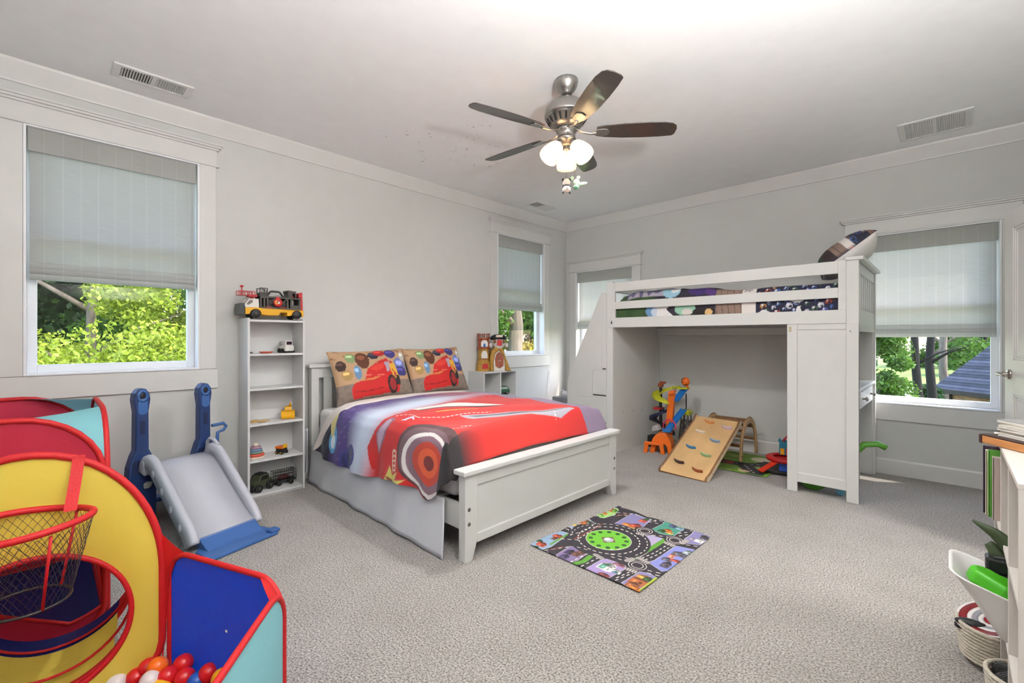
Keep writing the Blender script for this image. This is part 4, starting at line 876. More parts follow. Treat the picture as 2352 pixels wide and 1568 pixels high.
# rescue truck on top; local l along +Y, z up, +X toward the room
tk = thing('toy_rescue_truck', 'large yellow and grey toy rescue truck on top of the bookcase', 'toy truck', (.13, -4.255, BZ[5]+.0125))
MT = frame((0, 0, 0), (0, 1, 0), (0, 0, 1), (1, 0, 0))     # (l, z, x)
def tp(name, poly, x0, x1, m, bev=.003, par=tk): return MB().prism(poly, x0, x1, MT).build(name, m, par, bevel=bev)
wa = lambda c, r: [(c+r*math.cos(a), .03+r*math.sin(a)) for a in [PI-PI*k/8 for k in range(9)]]
tp('chassis', [(.036, .028), (.036, .079), (.10, .082), (.16, .078), (.463, .072), (.463, .022), (.45, .022)]+wa(.411, .039)[::-1]+[(.355, .024), (.335, .024), (.335, .05), (.285, .05), (.275, .026), (.19, .024)]+wa(.108, .04)[::-1], -.07, .07, P_y)
tp('cab', [(.036, .08), (.034, .105), (.066, .148), (.13, .15), (.134, .08)], -.062, .062, P_wh, .004)
tp('cab_window', [(.045, .104), (.068, .138), (.088, .14), (.088, .12), (.06, .1)], -.064, .064, mat('toy_window', (120, 112, 104), .2), .001)
tp('bumper', [(-.004, .024), (-.006, .07), (0, .11), (.03, .112), (.036, .07), (.034, .022)], -.066, .066, pc('gunmetal', (58, 62, 62), .5), .004)
bd = MB()
bd.prism([(.138, .074), (.138, .09), (.447, .086), (.447, .072)], -.06, .06, MT); bd.prism([(.14, .158), (.14, .176), (.447, .172), (.447, .16)], -.06, .06, MT)
for l in (.14, .165, .188, .336, .364, .43): bd.prism([(l, .08), (l, .17), (l+.014, .17), (l+.014, .08)], -.058, .058, MT)
for x in (-.052, .052):
    for a, b in (((.2, .085), (.19, .165)), ((.2, .088), (.245, .16)), ((.33, .088), (.285, .16)), ((.285, .088), (.34, .165)), ((.2, .12), (.34, .12))): bd.bar(MT @ Vector((*a, x)), MT @ Vector((*b, x)), .008, .008)
bd.box(-.055, .055, .362, .445, .08, .112); bd.box(-.03, .03, .19, .36, .085, .15)
bd.build('body_frame', P_gr, tk, bevel=.0015)
hn = MB(); hn.tube([MT @ Vector(p) for p in ((.2, .172, .0), (.232, .215, 0), (.24, .218, 0), (.295, .218, 0), (.303, .214, 0), (.335, .17, 0))], .0085, 8); hn.build('handle', P_gr, tk)
tw = MB()
for l in (.143, .196):
    for x in (-.025, .045): tw.bar(MT @ Vector((l, .172, x)), MT @ Vector((l, .238, x)), .007, .007)
for z in (.2, .236):
    for x in (-.025, .045): tw.bar(MT @ Vector((.143, z, x)), MT @ Vector((.196, z, x)), .006, .006)
tw.box(-.025, .045, .14, .2, .172, .2)
for i in range(5):
    for j in range(2): tw.prism([(.152+.008*i, .204+.012*j+(i % 2)*.006), (.160+.008*i, .204+.012*j+(i % 2)*.006), (.160+.008*i, .210+.012*j+(i % 2)*.006), (.152+.008*i, .210+.012*j+(i % 2)*.006)], .043, .046, MT)
tw.build('lookout_cage', P_gr, tk, bevel=.001)
cb2 = MB(); cb2.prism([(.35, .172), (.35, .232), (.414, .226), (.414, .172), (.405, .172), (.405, .2), (.4, .208), (.388, .208), (.382, .2), (.382, .172)], -.05, .05, MT); cb2.build('control_box', P_gr, tk, bevel=.002)
MB().ball((0, .393, .184), (.03, .012, .014)).build('beacon', P_rd, tk); MB().ball((0, .338, .218), .012).build('lamp', P_gr, tk)
tp('rear_ladder', [(.432, .06), (.444, .176), (.432, .178), (.432, .212), (.462, .224), (.468, .06)], -.045, .045, P_rd, .002)
eb = MB(); Me = MT @ Matrix.Translation((.268, .128, .058)); eb.lathe([(.001, 0), (.032, 0), (.034, .005), (.028, .009), (.001, .009)], 24, Me); eb.prism([(.254, .15), (.254, .172), (.282, .172), (.282, .15)], .058, .064, MT); em = eb.build('emblem', P_rd, tk)
eb = MB(); eb.prism(arc(.262, .128, .016, 90, 300, 12)+arc(.262, .128, .008, 300, 90, 12), .067, .069, MT); eb.build('emblem_mark', P_y, em); eb = MB(); eb.prism(arc(.274, .126, .009, 0, 360, 12)[:-1], .067, .069, MT); eb.build('emblem_dot', P_wh, em)
hz = MB()
for l in (.185, .2, .215, .285, .3, .315, .33): hz.prism([(l, .084), (l+.007, .084), (l+.001, .094), (l-.006, .094)], .0605, .062, MT)
hz.build('hazard_stripes', P_rd, tk)
bk = MB(); bk.box(-.035, .035, .068, .128, .164, .182); bk.box(-.035, .035, .0, .062, .172, .176)
for l in (.002, .03, .06, .09, .112): 
    for x in (-.033, .033): bk.bar((x, l, .176), (x, l, .206), .005, .005)
for x in (-.033, .033): bk.bar((x, .0, .206), (x, .115, .204), .005, .005)
bk.bar((0, .03, .176), (0, .03, .235), .007, .007); bk.ball((0, .03, .243), (.014, .014, .009)); bk.box(-.01, .01, .09, .11, .145, .165)
bk.build('rescue_basket', P_rd, tk, bevel=.001)
for l in (.108, .411):
    for x in (-.062, .062): wheel(tk, (x, l, .034), .034, .028, (1 if x > 0 else -1, 0, 0), hub=P_gr)

rv = thing('toy_robot_van', 'small white toy van with dark windscreen on the top compartment shelf', 'toy van', (.12, -3.895, BZ[4]), rz=math.radians(18))
MB().box(-.045, .04, -.04, .04, .012, .06).build('body', P_wh, rv, bevel=.008)
MB().prism([(-.034, .058), (-.03, .098), (.03, .1), (.036, .058)], -.045, .028, frame((0, 0, 0), (0, 1, 0), (0, 0, 1), (1, 0, 0))).build('cab', P_wh, rv, bevel=.006)
MB().box(.026, .031, -.024, .024, .066, .092).build('windscreen', mat('toy_screen', (52, 36, 44), .15), rv, bevel=.002)
MB().box(-.046, .043, -.042, .042, .0, .012).build('base', P_bk, rv, bevel=.003)
for y in (-.046, .046):
    for x in (-.028, .008): wheel(rv, (x, y, .018), .018, .014, (0, 1, 0))
MB().ball((-.02, -.042, .075), (.018, .006, .018)).build('side_light', P_sg, rv)
pt = thing('red_plate', 'flat coral red toy plate lying on the top compartment shelf', 'plate', (.15, -4.06, BZ[4])); MB().lathe([(.001, 0), (.034, 0), (.052, .012), (.05, .014), (.033, .005), (.001, .005)], 24).build('dish', P_co, pt)
tag(MB().tube([(.21, -4.19, BZ[4]+.004), (.2, -4.183, BZ[4]+.012), (.2, -4.17, BZ[4]+.004)], .004, 6).build('toy_hook', P_bk), 'tiny black plastic toy hook at the edge of the top compartment shelf', 'toy part')

dz = thing('toy_bulldozer', 'yellow and orange toy bulldozer on the middle shelf of the bookcase', 'toy vehicle', (.12, -3.885, BZ[2]), rz=math.radians(-20))
MB().box(-.05, .03, -.03, .03, .022, .05).build('body', P_or, dz, bevel=.005); MB().prism([(-.045, .05), (-.04, .095), (-.005, .092), (.005, .05)], -.026, .026, frame((0, 0, 0), (1, 0, 0), (0, 0, 1), (0, -1, 0))).build('cab', P_y, dz, bevel=.004)
MB().prism([(.03, .01), (.06, .004), (.07, .02), (.052, .03), (.05, .06), (.062, .075), (.046, .07), (.036, .04)], -.05, .05, frame((0, 0, 0), (1, 0, 0), (0, 0, 1), (0, -1, 0))).build('bucket', P_y, dz, bevel=.002)
MB().bar((-.03, 0, .06), (.04, 0, .05), .012, .01).build('arm', P_or, dz); MB().lathe([(.001, .095), (.012, .095), (.004, .125), (.001, .125)], 10, Matrix.Translation((-.03, .015, 0))).build('exhaust', P_y, dz)
for y in (-.036, .036):
    for x in (-.035, .012): wheel(dz, (x, y, .02), .02, .018, (0, 1 if y > 0 else -1, 0), hub=P_y)
pz_ = thing('wooden_puzzle', 'flat wooden puzzle pieces lying on the middle shelf of the bookcase', 'puzzle', (.13, -4.12, BZ[2]))
M_ply = mat('birch_ply', (214, 174, 110), .5, var=.12, vscale=4, stretch=(1, 6, 6))
for k, (x, y, a) in enumerate(((0, -.03, .3), (.03, .03, -.4), (-.02, .06, .9), (-.03, 0, .1))):
    MB().prism(rrect(.07, .05, .012), .0+.005*(k % 2), .005+.005*(k % 2), Matrix.Translation((x, y, 0)) @ Matrix.Rotation(a, 4, 'Z')).build('puzzle_piece', M_ply, pz_, bevel=.001)
sr = thing('stacking_ring_toy', 'pastel stacking ring toy tower on a lower bookcase shelf', 'stacking toy', (.14, -4.13, BZ[1]))
z = 0
for nm, r, hh, m in (('base', .062, .014, P_cr), ('ring', .06, .022, P_co), ('ring', .05, .018, P_aq), ('ring', .045, .018, P_sb), ('ring', .038, .017, P_pk), ('peg', .018, .028, P_cr)):
    b_ = min(.006, hh/3); MB().lathe([(.001, z), (r-b_, z), (r, z+b_), (r, z+hh-b_), (r-b_, z+hh), (.001, z+hh)], 28).build(nm, m, sr); z += hh
mt_ = thing('toy_dump_truck', 'small orange and black toy truck beside the stacking rings', 'toy truck', (.15, -3.945, BZ[1]), rz=math.radians(30))
MB().box(-.035, .035, -.025, .025, .012, .045).build('body', P_bk, mt_, bevel=.004); MB().box(-.038, .03, -.03, .03, .045, .062).build('tray', P_or, mt_, bevel=.003)
MB().box(.026, .036, -.02, .02, .05, .08).build('cab', P_y, mt_, bevel=.003)
for y in (-.028, .028):
    for x in (-.022, .022): wheel(mt_, (x, y, .014), .014, .012, (0, 1 if y > 0 else -1, 0), hub=P_y)
ag = thing('toy_armoured_truck', 'dark olive toy off-road truck on the bottom bookcase shelf', 'toy truck', (.13, -4.10, BZ[0]), rz=math.radians(-62))
Mq = frame((0, 0, 0), (1, 0, 0), (0, 0, 1), (0, -1, 0))
MB().prism([(-.08, .035), (-.08, .075), (-.06, .08), (-.045, .125), (.03, .125), (.05, .085), (.09, .078), (.095, .035)], -.045, .045, Mq).build('body', P_og, ag, bevel=.005)
MB().prism([(-.04, .086), (-.034, .116), (.024, .116), (.038, .086)], -.047, .047, Mq).build('windows', P_bk, ag, bevel=.001)
MB().box(.09, .105, -.045, .045, .03, .06).build('bumper', P_bk, ag, bevel=.003); MB().box(-.04, .02, -.035, .035, .125, .132).build('roof_rack', P_bk, ag, bevel=.002)
for y in (-.05, .05):
    for x in (-.05, .058): wheel(ag, (x, y, .032), .032, .026, (0, 1 if y > 0 else -1, 0), hub=P_og)
ct_ = thing('toy_cage_trailer', 'black wire cage toy trailer on the bottom bookcase shelf', 'toy trailer', (.105, -3.915, BZ[0]), rz=math.radians(90))
cg = MB(); cg.box(-.085, .085, -.035, .035, .03, .042)
for x in [-.085+.017*k for k in range(11)]:
    for y in (-.035, .035): cg.bar((x, y, .042), (x, y, .115), .003, .003)
    cg.bar((x, -.035, .115), (x, .035, .115), .003, .003)
for z in (.066, .09, .115):
    for y in (-.035, .035): cg.bar((-.085, y, z), (.085, y, z), .003, .003)
cg.build('cage', P_bk, ct_); MB().ball((0, 0, .058), (.05, .02, .016)).build('cargo', pc('dark_red', (110, 28, 30)), ct_)
for y in (-.038, .038):
    for x in (-.045, .045): wheel(ct_, (x, y, .018), .018, .014, (0, 1 if y > 0 else -1, 0))

# ================================================================== cube shelf with castle and van
CX, CY0, CY1, CZ = .27, -1.86, -1.325, .835
cu = thing('cube_shelf', 'low white cube shelf between the bed and the corner window', 'shelf', (CX/2, (CY0+CY1)/2, 0))
for y in (CY0, (CY0+CY1)/2-.008, CY1-.016): MB().box(.004, CX, y, y+.016, 0, CZ-.016).build('upright', M_lam, cu, bevel=.001, world=True)
MB().box(.004, CX+.004, CY0, CY1, CZ-.016, CZ).build('top_board', M_lam, cu, bevel=.001, world=True)
for z in (.016, .285, .545): MB().box(.004, CX-.002, CY0+.016, CY1-.016, z-.016, z).build('shelf', M_lam, cu, bevel=.001, world=True)
MB().box(.004, .01, CY0+.016, CY1-.016, .016, CZ-.016).build('back_panel', M_lam, cu, world=True)
gv = thing('toy_green_van', 'green toy minibus inside the white cube shelf', 'toy van', (.15, -1.45, .545), rz=math.radians(65))
P_gv = pc('bottle_green', (44, 96, 66), .25)
MB().prism([(-.075, .02), (-.078, .06), (-.06, .098), (.05, .1), (.072, .065), (.085, .058), (.085, .02)], -.036, .036, Mq).build('body', P_gv, gv, bevel=.007)
MB().prism([(-.068, .062), (-.056, .09), (.044, .091), (.06, .064)], -.0375, .0375, Mq).build('windows', mat('van_glass', (170, 186, 180), .1), gv, bevel=.001)
MB().box(.083, .09, -.034, .034, .02, .034).build('bumper', P_sg, gv, bevel=.003)
for y in (-.034, .034):
    for x in (-.045, .05): wheel(gv, (x, y, .02), .02, .014, (0, 1 if y > 0 else -1, 0), hub=P_sg)
cz = thing('toy_castle', 'golden rock toy castle with skull gate on the cube shelf', 'toy castle', (.15, -1.60, CZ), rz=math.radians(-33))
MC = frame((0, 0, 0), (0, 1, 0), (0, 0, 1), (1, 0, 0))    # (l, z, x)
def rock(pts, z0, seed, name='rock'):
    r_ = random.Random(seed); mb = MB(); rings = []
    for k, (z, cl, cx_, rl, rx) in enumerate(pts):
        rings.append([Vector((cx_+rx*math.cos(2*PI*j/14)*(1+r_.uniform(-.09, .09)), cl+rl*math.sin(2*PI*j/14)*(1+r_.uniform(-.09, .09)), z)) for j in range(14)])
    mb.ring(rings, smooth=False); return mb.build(name, P_gd, cz)
rock([(0, -.115, 0, .088, .085), (.1, -.112, 0, .08, .08), (.12, -.115, 0, .066, .07), (.26, -.115, 0, .064, .066)], 0, 1, 'tower_rock')
tt = MB(); tt.lathe([(.001, .258), (.076, .258), (.08, .266), (.08, .276), (.07, .28), (.068, .37), (.078, .374), (.078, .392), (.001, .392)], 8, Matrix.Translation((0, -.115, 0)) @ Matrix.Rotation(PI/8, 4, 'Z')); tt.build('tower_room', P_br, cz, bevel=.002)
MB().prism([(-.155, .285), (-.155, .335), (-.135, .36), (-.095, .36), (-.075, .335), (-.075, .285)], .058, .068, MC).build('tower_window', P_wh, cz); MB().ball((.066, -.115, .3), (.012, .014, .022)).build('figure', P_bl, cz)
MB().prism([(-.15, .15), (-.15, .2), (-.135, .235), (-.095, .235), (-.08, .2), (-.08, .15)], .055, .07, MC).build('lower_window', P_wh, cz); MB().box(.06, .078, -.155, -.075, .142, .15).build('sill', P_br, cz)
ga = MB(); ga.prism([(-.14, .03), (-.14, .075), (-.12, .09), (-.09, .09), (-.075, .07), (-.075, .03)], .076, .084, MC); ga.build('grate', P_rd, cz)
rl = MB(); rl.tube([(.07*math.cos(a), -.115+.07*math.sin(a), .425) for a in [2*PI*k/16 for k in range(16)]], .005, 6, True)
for k in range(8): a = 2*PI*k/8; rl.cyl((.07*math.cos(a), -.115+.07*math.sin(a), .39), (.07*math.cos(a), -.115+.07*math.sin(a), .44), .005, n=6)
rl.build('railing', P_br, cz)
gt = MB(); gt.prism([(-.045, 0), (-.05, .16), (-.03, .24), (.02, .285), (.06, .29), (.11, .25), (.14, .16), (.19, .03), (.21, 0), (.13, 0), (.125, .13), (.1, .2), (.06, .24), (.01, .2), (-.005, .1), (0, 0)], -.05, .07, MC); gt.build('gate_rock', P_gd, cz, bevel=.012)
gs = MB(); gs.prism([(.0, 0), (-.005, .12), (.02, .21), (.06, .245), (.1, .205), (.13, .12), (.13, 0)], -.01, .052, MC); gs.build('gate_arch', P_wh, cz, bevel=.003)
for s in (0, 1):
    dm = MB(); pts = [(.06, .03), (.06, .225), (.03, .2), (.012, .14), (.018, .06)] if s == 0 else [(.064, .03), (.064, .225), (.095, .2), (.115, .14), (.11, .06)]
    d_ = dm.prism(pts, .05, .064, MC).build('gate_door', P_br, cz, bevel=.003); MB().ball((.066, .052 if s == 0 else .072, .12), .006).build('door_stud', P_wh, d_)
sk_ = MB(); sk_.ball((.02, .06, .335), (.06, .085, .075)); sk_.ball((.04, .06, .285), (.04, .055, .035)); sk_.build('skull', pc('bone', (206, 200, 192), .6), cz)
MB().prism(rrect(.06, .07, .018, 5, .06, .33), .07, .09, MC).build('skull_mouth', P_rd, cz, bevel=.002)
for s in (-1, 1): MB().ball((.07, .06+s*.056, .345), (.016, .018, .022)).build('skull_eye', pc('eye_brown', (120, 84, 44)), cz)
ht = MB(); ht.ball((.015, .06, .385), (.062, .1, .045)); ht.build('skull_hat', P_bk, cz); ht = MB(); ht.prism([(.02, .395), (.02, .42), (.1, .42), (.1, .395)], .06, .076, MC); ht.build('hat_badge', P_cr, cz, bevel=.003)
for s in (-1, 1): MB().ball((.03, .06+s*.095, .30), (.02, .022, .03)).build('skull_bone', MATS['plastic_bone'], cz)

# corner box and wand
M_felt = mat('grey_felt', (140, 140, 144), .95, bump=.6, bscale=220, var=.15, vscale=60); M_fuzz = mat('plush_grey', (196, 194, 194), .98, sheen=.6, bump=.8, bscale=160)
gb = thing('fabric_bin', 'grey felt storage bin in the corner beside the loft stairs', 'storage bin', (.25, -.30, 0)); w_ = MB()
for a, b, c, d_ in ((-.15, .15, -.14, -.125), (-.15, .15, .125, .14), (-.15, -.135, -.125, .125), (.135, .15, -.125, .125)): w_.box(a, b, c, d_, 0, .42)
w_.box(-.14, .14, -.13, .13, 0, .012); w_.build('bin_body', M_felt, gb, bevel=.006)
pg = thing('grey_plush', 'pale grey plush toy poking out of the felt bin', 'plush toy', (.22, -.31, .013)); pb = MB(); pb.ball((0, 0, .19), (.1, .09, .19)); pb.build('body', M_fuzz, pg)
ph = MB(); ph.ball((.02, -.02, .42), (.065, .06, .06)); ph.build('head', M_fuzz, pg)
for s in (-1, 1): MB().ball((.02+.04*s, -.02, .475), (.02, .014, .024)).build('ear', M_fuzz, pg)
tag(MB().tube([(.05, -.46, .02), (.03, -.44, .4), (.014, -.385, .76)], .0045, 8).build('shade_wand', M_liner), 'thin white shade wand leaning in the corner beside the felt bin', 'wand')

# ================================================================== play things under the loft
# climbing ramp
Rb = [Vector((2.115, -1.362, .012)), Vector((2.52, -1.362, .012))]; Rtop = [Vector((2.15, -.60, .42)), Vector((2.555, -.60, .42))]
ru = (Rb[1]-Rb[0]).normalized(); rv_ = (Rtop[0]-Rb[0]); RLn = rv_.length; rv_.normalize(); rn = ru.cross(rv_).normalized()
if rn.z < 0: rn = -rn
ru = rv_.cross(rn).normalized(); RW = .405
MRp = frame(Rb[0], ru, rv_, rn)
M_birch = mat('birch_veneer', (216, 176, 124), .42, var=.16, vscale=2.2, stretch=(2, .5, 2), bump=.05, bscale=30); M_edge = mat('dark_ply_edge', (132, 92, 58), .6, var=.2, vscale=30); M_bedge = mat('pale_ply_edge', (226, 204, 168), .55)
ramp = thing('climbing_ramp', 'birch plywood toddler climbing ramp with coloured holds', 'climbing ramp', tuple((Rb[0]+Rb[1])/2))
MB().box(0, RW, 0, RLn, -.012, 0, MRp).build('board', M_birch, ramp, bevel=.002, world=True)
for s in (0, 1):
    x0 = -.018 if s == 0 else RW; r_ = MB()
    r_.prism([(0, -.03), (0, .012), (.03, .022), (.06, .012), (.1, .006), (RLn-.08, .006), (RLn-.04, .022), (RLn, .024), (RLn+.012, .0), (RLn-.01, -.032)], x0, x0+.018, MRp @ frame((0, 0, 0), (0, 1, 0), (0, 0, 1), (1, 0, 0)))
    o = r_.build('side_rail', M_bedge, ramp, bevel=.002, world=True)
    e_ = MB(); pts = [(0, -.03), (-.002, .013), (.03, .024), (.06, .014), (.1, .008), (RLn-.08, .008), (RLn-.04, .024), (RLn, .026)]
    e_.tube([MRp @ Vector((x0+.009, a, b)) for a, b in pts], .0062, 6, flat=(1.4, .5)); e_.build('rail_edge', M_edge, o, world=True)
    for k in range(3): q = MRp @ Vector((x0+(.018 if s else 0), .12+.26*k, -.01)); MB().cyl(q-ru*.001*(1 if s else -1), q+ru*.002*(1 if s else -1), .005, n=10).build('bolt', M_bolt, o, world=True)
MB().box(0, RW, -.006, .0, -.014, .004, MRp).build('toe_edge', M_edge, ramp, bevel=.001, world=True)
def onplane(px, py, o, n):
    r = Vector(ray(px, py)); c = Vector((CAM[0], CAM[1], EYE)); t = (o-c).dot(n)/r.dot(n); return c+r*t
for px, py, col, nm, tl in ((1629, 972, (222, 150, 88), 'tan', -6), (1669, 985, (214, 190, 206), 'lilac', -4), (1608, 994, (240, 226, 208), 'cream', -6), (1641, 1015, (140, 166, 198), 'pale_blue', -8), (1586, 1029, (66, 132, 180), 'blue', -8), (1620, 1048, (156, 190, 140), 'green', -6), (1559, 1063, (66, 46, 52), 'plum', -8), (1601, 1083, (160, 86, 48), 'rust', -8)):
    c = MRp.inverted() @ onplane(px, py, Rb[0], rn)
    hp = [( -.05+.1*k/10, .018*math.sin(PI*k/10)*-.9+.004) for k in range(11)]; top = [(.05-.1*k/10, .016*1-.010*math.sin(PI*k/10)) for k in range(11)]
    hb_ = MB().prism([(a, b+.004) for a, b in hp]+top, 0, .03, MRp @ Matrix.Translation((c.x, c.y, 0)) @ Matrix.Rotation(math.radians(tl), 4, 'Z'))
    hb_.build('hold', mat('hold_'+nm, col, .5), ramp, bevel=.005, world=True, label=nm.replace('_', ' ')+' climbing hold')
# climbing arch
arh = thing('climbing_arch', 'birch plywood climbing arch with wide rungs behind the ramp', 'climbing arch', (2.37, -.34, 0))
def archpt(t, off=0): # t 0..1
    a = PI*t; return (-.33+(.262-off)*-math.cos(a), .032+(.385-off)*math.sin(a)**.8)
for s, x in ((0, 2.19), (1, 2.545)):
    n = 26; out = [archpt(k/n) for k in range(n+1)]; inn = [archpt(k/n, .052) for k in range(n+1)][::-1]
    f_ = MB().prism(out+inn, x, x+.018, frame((0, 0, 0), (0, 1, 0), (0, 0, 1), (1, 0, 0))).build('arch_side', M_birch, arh, bevel=.002, world=True)
    eg = MB()
    for lst in (out, inn): eg.tube([(x+.009, a, b) for a, b in lst], .0055, 6, flat=(1.7, .4))
    eg.build('arch_edge', M_edge, f_, world=True)
    for k in range(9):
        a, b = archpt((k+.7)/9.4, .026); MB().cyl((x+.016, a, b), (x+.0195, a, b), .0055, n=10).build('bolt', M_bolt, f_, world=True)
    for yy in (archpt(0)[0]+.026, archpt(1)[0]-.026):
        rg = MB(); rg.lathe([(.018, 0), (.032, 0), (.032, .018), (.018, .018), (.018, 0)], 20, frame((x, yy, .046), (0, 1, 0), (0, 0, 1), (1, 0, 0)), cap=False); rg.build('foot_eye', M_birch, f_, world=True)
for k in range(6):
    a, b = archpt((k+.6)/6.2, .026); MB().bar((2.205, a, b), (2.548, a, b), .03, .018, (0, math.cos(PI*(k+.6)/6.2), math.sin(PI*(k+.6)/6.2))).build('rung', M_edge, arh, bevel=.003, world=True)
# race tower
tw_ = thing('toy_race_tower', 'tall orange yellow and blue toy race track tower under the loft bed', 'toy track', (1.78, -.48, 0))
TZ = lambda m, n, mm, lab=None, bev=0.0: m.build(n, mm, tw_, bevel=bev, world=True, label=lab)
# orange base tunnel
b_ = MB(); n = 14; o_ = [(-.13+.26*k/n, 0) for k in (0, n)]
arcp = [(.105*math.cos(PI-PI*k/n), .07+.145*math.sin(PI-PI*k/n)) for k in range(n+1)]
b_.prism([(-.12, 0), (-.105, .07)]+arcp[1:-1]+[(.105, .07), (.12, 0), (.07, 0), (.06, .06)]+[(.06*math.cos(PI*k/8), .06+.05*math.sin(PI*k/8)) for k in range(9)][1:-1]+[(-.06, .06), (-.07, 0)], -.09, .09, frame((1.80, -.66, 0), (math.cos(.25), math.sin(.25), 0), (0, 0, 1), (math.sin(.25), -math.cos(.25), 0)))
TZ(b_, 'base_tunnel', P_or, None, .006)
f_ = MB()
for s in (-1, 1): f_.prism([(s*.09-.02, 0), (s*.075-.02, .10), (s*.075+.02, .10), (s*.09+.02, 0)], -.015, .015, frame((1.76, -.78, 0), (math.cos(.25), math.sin(.25), 0), (0, 0, 1), (math.sin(.25), -math.cos(.25), 0)))
f_.prism([(-.1, .09), (-.1, .115), (.1, .115), (.1, .09)], -.02, .02, frame((1.76, -.78, 0), (math.cos(.25), math.sin(.25), 0), (0, 0, 1), (math.sin(.25), -math.cos(.25), 0))); TZ(f_, 'base_arch', P_or, None, .004)
TZ(MB().prism([(-.05, .0), (-.035, .06), (.02, .085), (.05, .03)], -.03, .03, frame((1.72, -.64, .20), (1, 0, 0), (0, 0, 1), (0, -1, 0))), 'base_crest', P_sg, None, .006)
# pillars
TZ(MB().bar((1.80, -.52, .15), (1.83, -.50, .62), .07, .045, (0, 1, 0)), 'pillar', P_or, None, .006); TZ(MB().bar((1.80, -.505, .62), (1.86, -.49, .64), .11, .035, (0, 0, 1)), 'pillar_head', P_or, None, .006)
TZ(MB().tube([(1.63, -.36, 0), (1.63, -.36, .66)], .017, 10), 'back_post', pc('charcoal', (54, 52, 54), .5)); TZ(MB().box(1.605, 1.655, -.385, -.335, .66, .70).box(1.62, 1.69, -.375, -.35, .70, .725), 'crank', P_br, None, .003)
def spiral(cx_, cy_, r, a0, a1, z0, z1, w, m, nm, wall=.02):
    N = 30; mb = MB(); inn = []; rings = []
    for k in range(N+1):
        a = math.radians(a0+(a1-a0)*k/N); z = z0+(z1-z0)*k/N; d = Vector((math.cos(a), math.sin(a), 0)); c = Vector((cx_, cy_, z))
        rings.append([c+d*(r-w/2)+Vector((0, 0, wall)), c+d*(r-w/2), c+d*(r+w/2), c+d*(r+w/2)+Vector((0, 0, wall)), c+d*(r+w/2-.005)+Vector((0, 0, wall)), c+d*(r+w/2-.005)+Vector((0, 0, .004)), c+d*(r-w/2+.005)+Vector((0, 0, .004)), c+d*(r-w/2+.005)+Vector((0, 0, wall))])
    mb.ring(rings, smooth=False); return TZ(mb, nm, m)
spiral(1.74, -.42, .125, 60, 300, .655, .50, .085, P_lm, 'upper_spiral', .028)
spiral(1.655, -.38, .10, -40, -330, .40, .12, .08, P_nv, 'lower_spiral', .03)
TZ(MB().box(1.57, 1.66, -.43, -.33, .405, .43), 'landing', P_rd, None, .003)
TZ(MB().prism([(.0, 0), (.06, 0), (.06, .13), (.0, .13)], -.06, .06, frame((1.565, -.5, 0), (1, 0, 0), (0, 0, 1), (0, -1, 0))), 'spiral_foot', P_bk, None, .01)
def chute(a, b, w, m, nm):
    a = Vector(a); b = Vector(b); d = (b-a).normalized(); s = Vector((0, 0, 1)).cross(d).normalized(); u = d.cross(s)
    mb = MB(); Mc = frame(a, d, s, u); L = (b-a).length
    mb.box(0, L, -w/2, w/2, -.004, 0, Mc).box(0, L, -w/2, -w/2+.005, 0, .018, Mc).box(0, L, w/2-.005, w/2, 0, .018, Mc); return TZ(mb, nm, m, None, .001)
chute((1.93, -.40, .66), (1.885, -.53, .54), .075, P_bl, 'upper_chute'); chute((1.93, -.42, .44), (1.84, -.60, .24), .08, P_bl, 'lower_chute'); TZ(MB().box(1.79, 1.88, -.66, -.60, .215, .245), 'chute_end', P_bl, None, .004)
TZ(MB().prism([(-.06, 0), (-.06, .02), (.05, .03), (.05, .01)], -.04, .04, frame((1.92, -.40, .655), (1, 0, 0), (0, 0, 1), (0, -1, 0))), 'chute_top', P_lm, None, .003)
TZ(MB().tube([(1.84+.07*math.cos(a), -.585, .27+.07*math.sin(a)) for a in [math.radians(-20+220*k/14) for k in range(15)]], .007, 8), 'hoop', pc('hot_pink', (226, 48, 92)))
# tiger head sign
th = MB(); th.ball((1.945, -.42, .745), (.045, .035, .05)); TZ(th, 'tiger_head', P_or)
tm_ = MB()
for a, b in (((-.045, .0), (-.02, -.012)), ((-.045, .02), (-.018, .008)), ((.03, -.02), (.012, -.03)), ((-.02, -.036), (.02, -.034)), ((-.006, .03), (.008, .036)), ((-.03, .035), (-.01, .03))):
    p0, p1 = [Vector((1.945+q[0]*.9, -.42-.034*math.sqrt(max(0, 1-(q[0]/.05)**2-(q[1]/.06)**2))-.003, .745+q[1])) for q in (a, b)]; tm_.bar(p0, p1, .006, .006)
TZ(tm_, 'tiger_stripes', P_bk); TZ(MB().bar((1.96, -.40, .66), (1.95, -.41, .72), .03, .02), 'sign_neck', P_or)
# lattice tower
lt_ = MB()
c0, wB, wT = Vector((1.90, -.30, 0)), .062, .036
for sx in (-1, 1):
    for sy in (-1, 1): lt_.bar(c0+Vector((sx*wB, sy*wB, .02)), c0+Vector((sx*wT, sy*wT, .37)), .011, .011)
for k in range(4):
    f0, f1 = k/3.4*.9, min(1, (k+1)/3.4*.9); z0, z1 = .06+.3*f0, .06+.3*f1; w0, w1 = wB+(wT-wB)*f0, wB+(wT-wB)*f1
    if k < 4:
        for s in (-1, 1):
            for ax in (0, 1):
                P = lambda w, z, t: c0+(Vector((t*w, s*w, z)) if ax == 0 else Vector((s*w, t*w, z)))
                lt_.bar(P(w0, z0, -1), P(w0, z0, 1), .007, .007); 
                if k < 3: lt_.bar(P(w0, z0, -1), P(w1, z1, 1), .006, .006); lt_.bar(P(w0, z0, 1), P(w1, z1, -1), .006, .006)
